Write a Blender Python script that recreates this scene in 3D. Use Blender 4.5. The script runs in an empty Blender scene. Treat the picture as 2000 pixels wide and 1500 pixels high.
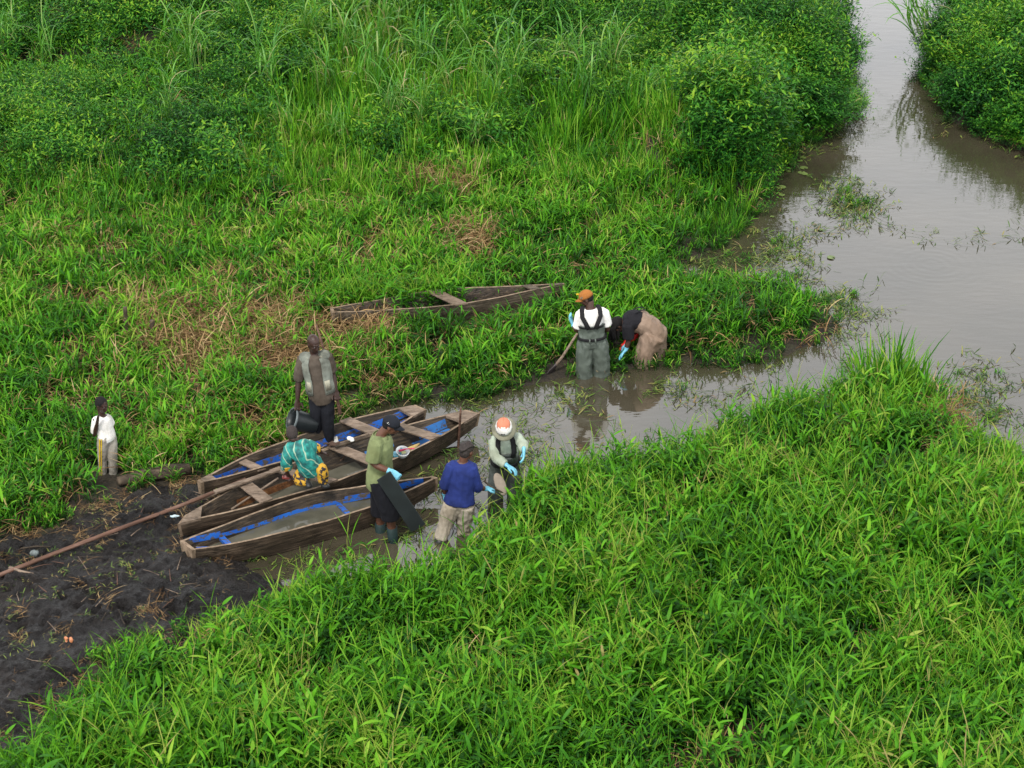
import bpy, math, random
import numpy as np
from mathutils import Vector, Matrix, noise as mnoise

random.seed(7)
rng = np.random.default_rng(7)
scene = bpy.context.scene
COL = scene.collection
R = math.radians

# ------------------------------------------------------------------ camera
CAM_H = 12.95
PITCH = R(29.0)
FPX = 3700.0                      # focal length in pixels of the 2000 px wide photograph
cam_data = bpy.data.cameras.new('camera')
cam_data.sensor_width = 36.0
cam_data.lens = FPX / 2000.0 * 36.0
cam_data.clip_end = 2000.0
cam = bpy.data.objects.new('camera', cam_data)
cam.location = (0, 0, CAM_H)
cam.rotation_euler = (R(90) - PITCH, 0, 0)
COL.objects.link(cam)
scene.camera = cam

# ------------------------------------------------------------------ sky, sun, exposure
SUN_EL, SUN_AZ = R(58), R(200)     # azimuth clockwise from +Y
world = bpy.data.worlds.new('World')
scene.world = world
world.use_nodes = True
wn = world.node_tree
wn.nodes.clear()
w_out = wn.nodes.new('ShaderNodeOutputWorld')
w_bg = wn.nodes.new('ShaderNodeBackground')
w_sky = wn.nodes.new('ShaderNodeTexSky')
w_sky.sky_type = 'NISHITA'
w_sky.sun_disc = False
w_sky.sun_elevation = SUN_EL
w_sky.sun_rotation = SUN_AZ
w_sky.air_density = 1.0
w_sky.dust_density = 4.0
w_hs = wn.nodes.new('ShaderNodeHueSaturation')
w_hs.inputs['Saturation'].default_value = 0.25
w_mix = wn.nodes.new('ShaderNodeMix'); w_mix.data_type = 'RGBA'
w_mix.inputs[0].default_value = 0.62      # cloud cover: even pale grey over the sky
w_mix.inputs[7].default_value = (10.6, 10.7, 11.0, 1)
wn.links.new(w_sky.outputs[0], w_hs.inputs['Color'])
wn.links.new(w_hs.outputs[0], w_mix.inputs[6])
wn.links.new(w_mix.outputs[2], w_bg.inputs['Color'])
# haze: the cloud cover brightens evenly towards the horizon, all the way round
w_tc = wn.nodes.new('ShaderNodeTexCoord'); w_sx = wn.nodes.new('ShaderNodeSeparateXYZ')
wn.links.new(w_tc.outputs['Generated'], w_sx.inputs[0])
w_mr = wn.nodes.new('ShaderNodeMapRange'); w_mr.inputs[1].default_value = 0.0; w_mr.inputs[2].default_value = 0.9
w_mr.inputs[3].default_value = 0.15; w_mr.inputs[4].default_value = 0.035
wn.links.new(w_sx.outputs[2], w_mr.inputs[0])
wn.links.new(w_mr.outputs[0], w_bg.inputs['Strength'])
wn.links.new(w_bg.outputs[0], w_out.inputs['Surface'])

sun_d = bpy.data.lights.new('sun', 'SUN')
sun_d.energy = 1.5
sun_d.angle = R(10)
sun_d.color = (1.0, 0.95, 0.88)
sun = bpy.data.objects.new('sun', sun_d)
sd_ = Vector((math.sin(SUN_AZ) * math.cos(SUN_EL), math.cos(SUN_AZ) * math.cos(SUN_EL), math.sin(SUN_EL)))
sun.rotation_euler = sd_.to_track_quat('Z', 'Y').to_euler()
sun.location = (0, 0, 30)
COL.objects.link(sun)

scene.view_settings.view_transform = 'Standard'
scene.view_settings.look = 'None'
scene.view_settings.gamma = 1.0
scene.view_settings.use_curve_mapping = False
scene.view_settings.exposure = 1.16
scene.cycles.max_bounces = 4
scene.cycles.diffuse_bounces = 1
scene.cycles.glossy_bounces = 2
scene.cycles.transmission_bounces = 2

# ------------------------------------------------------------------ picture <-> place
cp, sp = math.cos(PITCH), math.sin(PITCH)
def ray(px, py):
    u = (px - 1000.0) / FPX
    v = (py - 750.0) / FPX
    return Vector((u, cp - v * sp, -sp - v * cp))
def G(px, py, z=0.0):             # the point at height z seen at a pixel
    d = ray(px, py)
    t = (z - CAM_H) / d.z
    return Vector((d.x * t, d.y * t, z))
def V(px, py, Y):                 # the point at distance Y seen at a pixel
    d = ray(px, py)
    t = Y / d.y
    return Vector((d.x * t, Y, CAM_H + d.z * t))
def proj(x, y, z=0.0):            # numpy-friendly
    dz = CAM_H - z
    depth = y * cp + dz * sp
    vv = (dz * cp - y * sp)
    return 1000.0 + FPX * x / depth, 750.0 + FPX * vv / depth

# ------------------------------------------------------------------ node helpers
def new_mat(name):
    m = bpy.data.materials.new(name)
    m.use_nodes = True
    nt = m.node_tree
    b = nt.nodes['Principled BSDF']
    return m, nt, b
def nd(nt, t, **kw):
    n = nt.nodes.new(t)
    for k, v in kw.items():
        setattr(n, k, v)
    return n
def ramp(nt, stops, src=None, interp='LINEAR'):
    r = nt.nodes.new('ShaderNodeValToRGB')
    r.color_ramp.interpolation = interp
    els = r.color_ramp.elements
    while len(els) > 1: els.remove(els[-1])
    els[0].position, els[0].color = stops[0][0], (*stops[0][1], 1)
    for p, c in stops[1:]:
        e = els.new(p); e.color = (*c, 1)
    if src is not None: nt.links.new(src, r.inputs[0])
    return r
def mixc(nt, fac, a, b, mode='MIX'):
    m = nt.nodes.new('ShaderNodeMix'); m.data_type = 'RGBA'; m.blend_type = mode
    for s, v in ((0, fac), (6, a), (7, b)):
        if isinstance(v, (int, float)): m.inputs[s].default_value = v
        elif isinstance(v, tuple): m.inputs[s].default_value = (*v, 1)
        else: nt.links.new(v, m.inputs[s])
    return m.outputs[2]
def math_(nt, op, a, b=0.0, c=None):
    m = nt.nodes.new('ShaderNodeMath'); m.operation = op
    for s, v in ((0, a), (1, b), (2, c)):
        if v is None: continue
        if isinstance(v, (int, float)): m.inputs[s].default_value = v
        else: nt.links.new(v, m.inputs[s])
    return m.outputs[0]
def tex_noise(nt, scale, detail=3, coord=None, vec=None, mapping=None, rough=0.55):
    n = nt.nodes.new('ShaderNodeTexNoise')
    n.inputs['Scale'].default_value = scale
    n.inputs['Detail'].default_value = detail
    n.inputs['Roughness'].default_value = rough
    src = vec
    if src is None:
        tc = nt.nodes.new('ShaderNodeTexCoord')
        src = tc.outputs[coord or 'Object']
    if mapping:
        mp = nt.nodes.new('ShaderNodeMapping')
        mp.inputs['Scale'].default_value = mapping
        nt.links.new(src, mp.inputs[0]); src = mp.outputs[0]
    nt.links.new(src, n.inputs['Vector'])
    return n.outputs[0]
def bump(nt, b, h, strength=0.3, dist=0.02):
    n = nt.nodes.new('ShaderNodeBump')
    n.inputs['Strength'].default_value = strength
    n.inputs['Distance'].default_value = dist
    nt.links.new(h, n.inputs['Height'])
    nt.links.new(n.outputs[0], b.inputs['Normal'])

def cloth(name, col, rough=0.85, var=0.25, folds=0.35, sheen=0.0):
    m, nt, b = new_mat(name)
    n = tex_noise(nt, 6, 4)
    dark = tuple(c * (1 - var) for c in col); lite = tuple(min(1, c * (1 + var)) for c in col)
    r = ramp(nt, [(0.3, dark), (0.7, lite)], n)
    st = ramp(nt, [(.36, (.62, .58, .52)), (.58, (1, 1, 1))], tex_noise(nt, 3.1, 6, rough=.65))
    nt.links.new(mixc(nt, .75, r.outputs[0], st.outputs[0], 'MULTIPLY'), b.inputs['Base Color'])
    b.inputs['Roughness'].default_value = rough
    b.inputs['Specular IOR Level'].default_value = 0.25
    f = tex_noise(nt, 9, 3, mapping=(1, 1, 0.45))
    g = tex_noise(nt, 250, 1)
    h = math_(nt, 'MULTIPLY_ADD', g, 0.05, f)
    bump(nt, b, h, folds, 0.05)
    return m
def plain(name, col, rough=0.5, var=0.12, scale=20, spec=0.4):
    m, nt, b = new_mat(name)
    n = tex_noise(nt, scale, 3)
    r = ramp(nt, [(0.3, tuple(c * (1 - var) for c in col)), (0.7, tuple(c * (1 + var) for c in col))], n)
    nt.links.new(r.outputs[0], b.inputs['Base Color'])
    b.inputs['Roughness'].default_value = rough
    b.inputs['Specular IOR Level'].default_value = spec
    bump(nt, b, n, 0.15, 0.01)
    return m
def wood(name, c0, c1, c2=None, ax=(1, 1, 1), rough=0.75, stain=0.45, rot=0.0):
    m, nt, b = new_mat(name)
    tc = nt.nodes.new('ShaderNodeTexCoord')
    mr = nt.nodes.new('ShaderNodeMapping'); mr.inputs['Rotation'].default_value = (0, 0, rot); nt.links.new(tc.outputs['Object'], mr.inputs[0])
    n1 = tex_noise(nt, 4, 6, vec=mr.outputs[0], mapping=ax, rough=0.7)
    n2 = tex_noise(nt, 3.2, 4, vec=tc.outputs['Object'])
    r = ramp(nt, [(0.34, c0), (0.52, c1), (0.68, c2 or c1)], n1)
    s = ramp(nt, [(0.38, (1, 1, 1)), (0.65, (stain, stain, stain * .95))], n2)
    c = mixc(nt, 1.0, r.outputs[0], s.outputs[0], 'MULTIPLY')
    nt.links.new(c, b.inputs['Base Color'])
    b.inputs['Roughness'].default_value = rough
    b.inputs['Specular IOR Level'].default_value = 0.3
    bump(nt, b, n1, 0.6, 0.02)
    return m

# ------------------------------------------------------------------ mesh helpers
class MB:
    def __init__(s): s.v = []; s.f = []; s.mi = []
    def add(s, verts, faces, mi=0):
        o = len(s.v)
        s.v += [tuple(p) for p in verts]
        s.f += [tuple(i + o for i in f) for f in faces]
        s.mi += [mi] * len(faces)
    def box(s, c, ax, ay, az, mi=0):     # half-axis vectors
        c = Vector(c)
        vs = [c + ax * i + ay * j + az * k for i in (-1, 1) for j in (-1, 1) for k in (-1, 1)]
        s.add(vs, [(0, 1, 3, 2), (4, 6, 7, 5), (0, 4, 5, 1), (2, 3, 7, 6), (0, 2, 6, 4), (1, 5, 7, 3)], mi)
    def loft(s, pts, rads, side=Vector((1, 0, 0)), n=10, round_=0.55, mi=0):
        pts = [Vector(p) for p in pts]
        if isinstance(rads, (int, float)): rads = [rads] * len(pts)
        rads = [(r, r) if isinstance(r, (int, float)) else r for r in rads]
        k = len(pts)
        tang = []
        for i in range(k):
            a = pts[max(0, i - 1)]; b = pts[min(k - 1, i + 1)]
            d = (b - a)
            tang.append(d.normalized() if d.length > 1e-9 else Vector((0, 0, 1)))
        rings = []
        if round_ > 0:
            r0 = rads[0]; m0 = min(r0)
            rings.append((pts[0] - tang[0] * m0 * round_, (r0[0] * .62, r0[1] * .62), tang[0], 0))
        for i in range(k): rings.append((pts[i], rads[i], tang[i], i))
        if round_ > 0:
            r1 = rads[-1]; m1 = min(r1)
            rings.append((pts[-1] + tang[-1] * m1 * round_, (r1[0] * .62, r1[1] * .62), tang[-1], k - 1))
        sides = side if isinstance(side, list) else [side] * k
        vs = []; prev = None
        for (p, r, t, i) in rings:
            sd = Vector(sides[i])
            sd = sd - t * sd.dot(t)
            if sd.length < 1e-4:
                sd = prev if prev is not None else t.orthogonal()
                sd = sd - t * sd.dot(t)
            sd.normalize(); prev = sd
            up = t.cross(sd)
            for q in range(n):
                a = 2 * math.pi * q / n
                vs.append(p + sd * (math.cos(a) * r[0]) + up * (math.sin(a) * r[1]))
        fs = []
        m = len(rings)
        for i in range(m - 1):
            for q in range(n):
                a = i * n + q; b = i * n + (q + 1) % n
                fs.append((a, b, b + n, a + n))
        fs.append(tuple(range(n))[::-1])
        fs.append(tuple((m - 1) * n + q for q in range(n)))
        s.add(vs, fs, mi)
    def ball(s, c, r, mat=None, n=12, m=8, mi=0):
        r = (r, r, r) if isinstance(r, (int, float)) else r
        vs = []; fs = []
        for i in range(1, m):
            th = math.pi * i / m
            for q in range(n):
                a = 2 * math.pi * q / n
                vs.append(Vector((math.sin(th) * math.cos(a) * r[0], math.sin(th) * math.sin(a) * r[1], math.cos(th) * r[2])))
        vs.append(Vector((0, 0, r[2]))); vs.append(Vector((0, 0, -r[2])))
        top, bot = len(vs) - 2, len(vs) - 1
        for i in range(m - 2):
            for q in range(n):
                a = i * n + q; b = i * n + (q + 1) % n
                fs.append((a, a + n, b + n, b))
        for q in range(n):
            fs.append((top, q, (q + 1) % n))
            fs.append((bot, (m - 2) * n + (q + 1) % n, (m - 2) * n + q))
        c = Vector(c)
        s.add([c + (mat @ p if mat else p) for p in vs], fs, mi)
    def mesh(s, name, mats=(), smooth=True):
        me = bpy.data.meshes.new(name)
        me.from_pydata(s.v, [], s.f)
        for m in (mats if isinstance(mats, (list, tuple)) else [mats]): me.materials.append(m)
        me.polygons.foreach_set('material_index', s.mi)
        me.polygons.foreach_set('use_smooth', [smooth] * len(s.f))
        me.update()
        return me
    def build(s, name, mats, parent=None, smooth=True):
        return link(name, s.mesh(name, mats, smooth), parent)

def link(name, me, parent=None):
    o = bpy.data.objects.new(name, me)
    COL.objects.link(o)
    if parent is not None:
        o.parent = parent
        o.matrix_parent_inverse = parent.matrix_world.inverted() if parent.type != 'EMPTY' else Matrix.Translation(-parent.location)
    return o
def tag(o, label=None, cat=None, group=None, kind=None):
    if label: o['label'] = label
    if cat: o['category'] = cat
    if group: o['group'] = group
    if kind: o['kind'] = kind
    return o
def thing(name, loc, label, cat, group=None):
    o = bpy.data.objects.new(name, None)
    o.location = loc
    o.empty_display_size = 0.1
    COL.objects.link(o)
    return tag(o, label, cat, group)

def remesh(mb, name, mats, parent, voxel=0.01, smooth=2, wrinkle=0.0, wscale=9.0, adapt=None):
    """union of all closed lofts in one continuous skin"""
    me = mb.mesh(name + '_src', [])
    o = bpy.data.objects.new(name + '_tmp', me)
    COL.objects.link(o)
    m = o.modifiers.new('r', 'REMESH'); m.mode = 'VOXEL'; m.voxel_size = voxel; m.use_smooth_shade = True
    if smooth:
        k = o.modifiers.new('s', 'SMOOTH'); k.factor = 0.5; k.iterations = smooth
    dg = bpy.context.evaluated_depsgraph_get()
    ev = o.evaluated_get(dg)
    out = bpy.data.meshes.new_from_object(ev)
    out.name = name
    bpy.data.objects.remove(o); bpy.data.meshes.remove(me)
    if wrinkle:
        nv = len(out.vertices)
        co = np.empty(nv * 3); out.vertices.foreach_get('co', co); co = co.reshape(-1, 3)
        no = np.array([v.normal[:] for v in out.vertices])
        d = np.array([mnoise.noise(Vector((p[0] * wscale, p[1] * wscale, p[2] * wscale * .6 + p[0] * 5))) for p in co])
        d2 = np.array([mnoise.noise(Vector((p[0] * wscale * 2.3 + 9, p[1] * wscale * 2.3, p[2] * wscale * 1.4))) for p in co])
        co += no * ((1 - np.abs(d) * 2.2) * .6 + d2 * .5)[:, None] * wrinkle
        out.vertices.foreach_set('co', co.ravel())
    out.materials.clear()
    for mm in (mats if isinstance(mats, (list, tuple)) else [mats]): out.materials.append(mm)
    out.polygons.foreach_set('use_smooth', [True] * len(out.polygons))
    out.update()
    return link(name, out, parent)

# ------------------------------------------------------------------ the lie of the land
WATER_PX = [(1520,-420),(1560,-150),(1612,60),(1655,150),(1650,215),(1610,262),(1540,288),(1490,340),(1470,400),(1440,450),(1390,500),
 (1330,528),(1345,548),(1500,556),(1600,588),(1640,625),(1660,645),(1600,664),(1500,695),(1400,712),(1320,712),(1210,722),(1100,738),
 (1000,762),(930,776),(850,778),(760,792),(680,806),(640,850),(560,925),(480,1000),(475,1070),(505,1112),(600,1150),(720,1148),
 (850,1124),(915,1078),(1000,1012),(1055,950),(1110,925),(1260,907),(1345,884),(1460,840),(1560,812),(1640,775),(1700,750),(1770,750),(1835,785),
 (1885,845),(1930,895),(2300,1010),(3000,1010),(3000,400),(2080,330),(1990,290),(1880,245),(1832,180),(1822,100),(1850,50),
 (1885,-20),(1915,-150),(1980,-420)]
MUD_PX = [(-200,1090),(0,1072),(120,1046),(240,1000),(300,972),(390,950),(560,905),(640,870),(700,1000),(510,1115),(600,1160),(560,1190),(480,1210),
 (400,1235),(250,1285),(180,1310),(160,1360),(120,1430),(60,1500),(-200,1600)]
def poly_world(pp): return np.array([[*G(x, y)[:2]] for x, y in pp])
def seg_dist(P, poly):
    d = np.full(len(P), 1e9)
    inside = np.zeros(len(P), bool)
    n = len(poly)
    for i in range(n):
        a = poly[i]; b = poly[(i + 1) % n]
        ab = b - a
        t = np.clip(((P - a) @ ab) / (ab @ ab + 1e-12), 0, 1)
        q = a + t[:, None] * ab
        d = np.minimum(d, np.hypot(P[:, 0] - q[:, 0], P[:, 1] - q[:, 1]))
        c = ((a[1] > P[:, 1]) != (b[1] > P[:, 1]))
        with np.errstate(divide='ignore', invalid='ignore'):
            xi = (b[0] - a[0]) * (P[:, 1] - a[1]) / (b[1] - a[1] + 1e-12) + a[0]
        inside ^= c & (P[:, 0] < xi)
    return np.where(inside, -d, d)         # negative inside
WW, MW = poly_world(WATER_PX), poly_world(MUD_PX)
def vnoise(x, y, s, seed=0):
    """cheap value noise, vectorised"""
    xs, ys = np.asarray(x) * s + seed * 17.3, np.asarray(y) * s + seed * 9.1
    xi, yi = np.floor(xs).astype(int), np.floor(ys).astype(int)
    fx, fy = xs - xi, ys - yi
    fx, fy = fx * fx * (3 - 2 * fx), fy * fy * (3 - 2 * fy)
    def h(a, b):
        n = (a * 374761393 + b * 668265263 + seed * 974711) & 0x7fffffff
        n = ((n ^ (n >> 13)) * 1274126177) & 0x7fffffff
        return ((n ^ (n >> 16)) & 0xffff) / 65535.0
    return (h(xi, yi) * (1 - fx) + h(xi + 1, yi) * fx) * (1 - fy) + (h(xi, yi + 1) * (1 - fx) + h(xi + 1, yi + 1) * fx) * fy
def fbm(x, y, s, seed=0, o=3):
    t = 0; a = 1; w = 0
    for k in range(o):
        t = t + a * vnoise(x, y, s * 2 ** k, seed + k); w += a; a *= .5
    return t / w
def water_sd(x, y):
    x = np.asarray(x, float); y = np.asarray(y, float)
    P = np.stack([x.ravel(), y.ravel()], 1)
    d = seg_dist(P, WW).reshape(x.shape)
    return d + (fbm(x, y, 1.6, 3) - .5) * 0.45
def mud_sd(x, y):
    P = np.stack([np.ravel(x), np.ravel(y)], 1)
    return seg_dist(P, MW).reshape(np.shape(x)) + (fbm(x, y, 2.2, 5) - .5) * 0.5
MOUNDS = [(1400, 330, 1.5, 1.25), (1550, 225, 1.9, .8), (1480, 130, 2.6, 1.0), (1900, 120, 1.9, .45), (1990, 190, 1.8, .5), (1960, 40, 2.4, .5),
          (1760, 745, .9, .1), (1350, 20, 2.5, .6), (1000, 40, 3, .5), (300, 30, 4, .5)]
MOUNDS_W = [(*G(a, b)[:2], r, h) for a, b, r, h in MOUNDS]
def height(x, y, wsd=None):
    x = np.asarray(x, float); y = np.asarray(y, float)
    s = water_sd(x, y) if wsd is None else wsd
    h = np.where(s < 0, np.maximum(s * .45, -.4), 0.13 * (1 - np.exp(-np.maximum(s, 0) * 1.6)))
    land = np.clip(s / .6, 0, 1)
    h = h + land * (fbm(x, y, .8, 11) - .4) * .22
    h = h + land * np.clip((y - 26) / 16, 0, 1) * .35
    for mx, my, r, hh in MOUNDS_W:
        q = np.clip(1 - ((x - mx) ** 2 + (y - my) ** 2) / (r * r), 0, 1)
        h = h + hh * np.sqrt(q) * np.clip(s / .45, 0, 1) * .55
    return h
# ------------------------------------------------------------------ ground
def axis(lo, hi, step, far, k=14):
    core = np.arange(lo, hi + step / 2, step)
    outer = np.geomspace(step * 2, far, k)
    return np.concatenate([lo - outer[::-1], core, hi + outer])
gx = axis(-13.5, 13.5, .11, 400); gy = axis(13, 46, .11, 500)
X, Y = np.meshgrid(gx, gy)
SD = water_sd(X, Y)
HZ = height(X, Y, SD)
msd = mud_sd(X, Y)
HZ = np.where(msd < 0, HZ - np.clip(-msd, 0, .3) * .2, HZ)
def grid_mesh(name, X, Y, Z):
    ny, nx = X.shape
    me = bpy.data.meshes.new(name)
    co = np.stack([X, Y, Z], -1).reshape(-1, 3)
    idx = np.arange(nx * ny).reshape(ny, nx)
    q = np.stack([idx[:-1, :-1], idx[:-1, 1:], idx[1:, 1:], idx[1:, :-1]], -1).reshape(-1, 4)
    me.vertices.add(len(co)); me.vertices.foreach_set('co', co.ravel())
    me.loops.add(q.size); me.loops.foreach_set('vertex_index', q.ravel())
    me.polygons.add(len(q)); me.polygons.foreach_set('loop_start', np.arange(0, q.size, 4)); 
    me.update(calc_edges=True)
    me.polygons.foreach_set('use_smooth', [True] * len(q))
    return me
m_soil, nt, b = new_mat('dark_soil')
n1 = tex_noise(nt, 1.5, 6); n2 = tex_noise(nt, 22, 5)
c1 = ramp(nt, [(0.3, (.012, .010, .007)), (0.55, (.028, .022, .013)), (0.75, (.025, .034, .012))], n1)
c2 = ramp(nt, [(0.35, (.5, .5, .5)), (0.7, (1.4, 1.3, 1.1))], n2)
nt.links.new(mixc(nt, 1, c1.outputs[0], c2.outputs[0], 'MULTIPLY'), b.inputs['Base Color'])
b.inputs['Roughness'].default_value = .85
bump(nt, b, n2, .8, .05)
me = grid_mesh('ground', X, Y, HZ); me.materials.append(m_soil)
ground = tag(link('ground', me), kind='structure')

# mud flat: a finer sheet over the ground, trodden and wet
xs = np.arange(-9.0, -1.2, .028); ys = np.arange(13.8, 26.5, .028)
MX, MY = np.meshgrid(xs, ys)
ms = mud_sd(MX, MY); wsd = water_sd(MX, MY)
mh = height(MX, MY, wsd)
prints = np.zeros_like(MX)
r2 = np.random.default_rng(3)
for k in range(430):
    cx, cy = r2.uniform(-8.6, -2.2), r2.uniform(16, 25.5)
    a = r2.uniform(0, math.pi); ln, wd = r2.uniform(.09, .16), r2.uniform(.035, .07)
    ix = np.where(abs(xs - cx) < .4)[0]; iy = np.where(abs(ys - cy) < .4)[0]
    if len(ix) == 0 or len(iy) == 0: continue
    sl = np.ix_(iy, ix)
    dx, dy = MX[sl] - cx, MY[sl] - cy
    u = (dx * math.cos(a) + dy * math.sin(a)) / ln; w = (-dx * math.sin(a) + dy * math.cos(a)) / wd
    q = u * u + w * w
    prints[sl] += -.055 * np.exp(-q * 1.2) + .026 * np.exp(-(q - 1.9) ** 2)
mz = np.where(wsd < .15, mh * 1.0, mh) + .028 + np.clip(prints, -.07, .05) + (fbm(MX, MY, 3.0, 21, 4) - .5) * .15 + (fbm(MX, MY, 13, 31, 3) - .5) * .075
mz = mz - np.clip((ms + .15) / .35, 0, 1) * .16
keep = (ms < .4)
me = grid_mesh('mud', MX, MY, mz)
import bmesh
bm = bmesh.new(); bm.from_mesh(me); kf = keep.ravel()
bm.verts.ensure_lookup_table()
bmesh.ops.delete(bm, geom=[v for v in bm.verts if not kf[v.index]], context='VERTS')
bm.to_mesh(me); bm.free()
m_mud, nt, b = new_mat('wet_mud')
n1 = tex_noise(nt, 1.3, 5); n2 = tex_noise(nt, 14, 8, rough=.7); n3 = tex_noise(nt, 60, 4)
c1 = ramp(nt, [(0.3, (.005, .004, .004)), (0.5, (.012, .0095, .009)), (0.72, (.032, .025, .022))], n1)
c2 = ramp(nt, [(0.35, (.55, .55, .55)), (0.65, (1.5, 1.45, 1.4))], n2)
nt.links.new(mixc(nt, 1, c1.outputs[0], c2.outputs[0], 'MULTIPLY'), b.inputs['Base Color'])
rr = ramp(nt, [(0.38, (.28, .28, .28)), (0.6, (.6, .6, .6))], n2)
nt.links.new(rr.outputs[0], b.inputs['Roughness'])
b.inputs['Specular IOR Level'].default_value = .5
bump(nt, b, math_(nt, 'MULTIPLY_ADD', n3, .3, n2), 1.0, .13)
me.materials.append(m_mud)
mud = tag(link('mud', me), kind='structure')

# water
m_water, nt, b = new_mat('murky_water')
tc = nt.nodes.new('ShaderNodeTexCoord')
n1 = tex_noise(nt, .35, 4, vec=tc.outputs['Object'])
c1 = ramp(nt, [(0.3, (.030, .027, .016)), (0.7, (.062, .054, .036))], n1)
nt.links.new(c1.outputs[0], b.inputs['Base Color'])
b.inputs['Roughness'].default_value = .035
b.inputs['IOR'].default_value = 2.0
w1 = tex_noise(nt, 2.2, 2, vec=tc.outputs['Object'], mapping=(1, 2.6, 1))
w2 = tex_noise(nt, 14, 2, vec=tc.outputs['Object'], mapping=(1, 1.6, 1))
rings = None
for (px, py, rad) in ((1820, 515, 1.6), (1480, 480, 1.2), (1160, 735, .9)):
    c = G(px, py)
    d = nt.nodes.new('ShaderNodeVectorMath'); d.operation = 'DISTANCE'
    nt.links.new(tc.outputs['Object'], d.inputs[0]); d.inputs[1].default_value = c
    s = math_(nt, 'SINE', math_(nt, 'MULTIPLY', d.outputs['Value'], 42.0))
    fall = nt.nodes.new('ShaderNodeMapRange'); fall.inputs[1].default_value = rad * .25; fall.inputs[2].default_value = rad
    fall.inputs[3].default_value = 1; fall.inputs[4].default_value = 0
    nt.links.new(d.outputs['Value'], fall.inputs[0])
    s = math_(nt, 'MULTIPLY', s, fall.outputs[0])
    rings = s if rings is None else math_(nt, 'ADD', rings, s)
h = math_(nt, 'MULTIPLY_ADD', w2, .10, w1)
h = math_(nt, 'MULTIPLY_ADD', rings, .09, h)
bump(nt, b, h, .055, .05)
mb = MB()
mb.add([(-400, -100, 0), (400, -100, 0), (400, 500, 0), (-400, 500, 0)], [(0, 1, 2, 3)])
water = tag(mb.build('water', m_water), kind='structure')

# ------------------------------------------------------------------ leaf materials
def leafmat(name, stops, patch=None, trans=.26, rough=.5, spec=.16):
    m, nt, b = new_mat(name)
    at = nt.nodes.new('ShaderNodeAttribute'); at.attribute_name = 'lv'
    oi = nt.nodes.new('ShaderNodeObjectInfo')
    ins = nt.nodes.new('ShaderNodeAttribute'); ins.attribute_type = 'INSTANCER'; ins.attribute_name = 'tint'
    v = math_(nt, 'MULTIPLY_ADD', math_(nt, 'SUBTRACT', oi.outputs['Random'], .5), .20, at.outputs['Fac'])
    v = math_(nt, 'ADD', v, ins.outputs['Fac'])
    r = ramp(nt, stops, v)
    nt.links.new(r.outputs[0], b.inputs['Base Color'])
    b.inputs['Roughness'].default_value = rough
    b.inputs['Specular IOR Level'].default_value = spec
    t = nt.nodes.new('ShaderNodeBsdfTranslucent')
    tcol = mixc(nt, .35, r.outputs[0], (.22, .55, .015))
    nt.links.new(tcol, t.inputs['Color'])
    mx = nt.nodes.new('ShaderNodeMixShader'); mx.inputs[0].default_value = trans
    out = nt.nodes['Material Output']
    nt.links.new(b.outputs[0], mx.inputs[1]); nt.links.new(t.outputs[0], mx.inputs[2])
    nt.links.new(mx.outputs[0], out.inputs['Surface'])
    return m
# ramp position: 0 dark green .. .6 light green .. .85 yellow .. 1 straw
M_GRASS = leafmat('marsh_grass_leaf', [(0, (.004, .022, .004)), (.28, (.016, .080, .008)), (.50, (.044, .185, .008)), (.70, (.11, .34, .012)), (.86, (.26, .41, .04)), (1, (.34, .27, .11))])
M_FINE = leafmat('fine_grass_leaf', [(0, (.008, .042, .006)), (.35, (.035, .17, .008)), (.62, (.12, .32, .014)), (.88, (.22, .38, .04)), (1, (.40, .33, .14))])
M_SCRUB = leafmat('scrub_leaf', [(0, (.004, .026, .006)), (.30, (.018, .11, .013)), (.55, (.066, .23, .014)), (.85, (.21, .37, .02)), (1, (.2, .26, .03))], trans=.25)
M_REED = leafmat('reed_leaf', [(0, (.02, .10, .012)), (.4, (.05, .20, .02)), (.7, (.13, .33, .04)), (.9, (.24, .34, .10)), (1, (.40, .34, .16))], trans=.3, rough=.4, spec=.3)
M_STRAW = leafmat('dry_straw', [(0, (.06, .032, .016)), (.4, (.18, .105, .05)), (.8, (.36, .24, .11)), (1, (.48, .36, .19))], trans=.1, rough=.8, spec=.1)
M_WEED = leafmat('water_weed', [(0, (.02, .035, .012)), (.35, (.05, .10, .02)), (.6, (.11, .20, .03)), (.85, (.24, .26, .07)), (1, (.22, .15, .07))], trans=.15, rough=.5)

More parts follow.
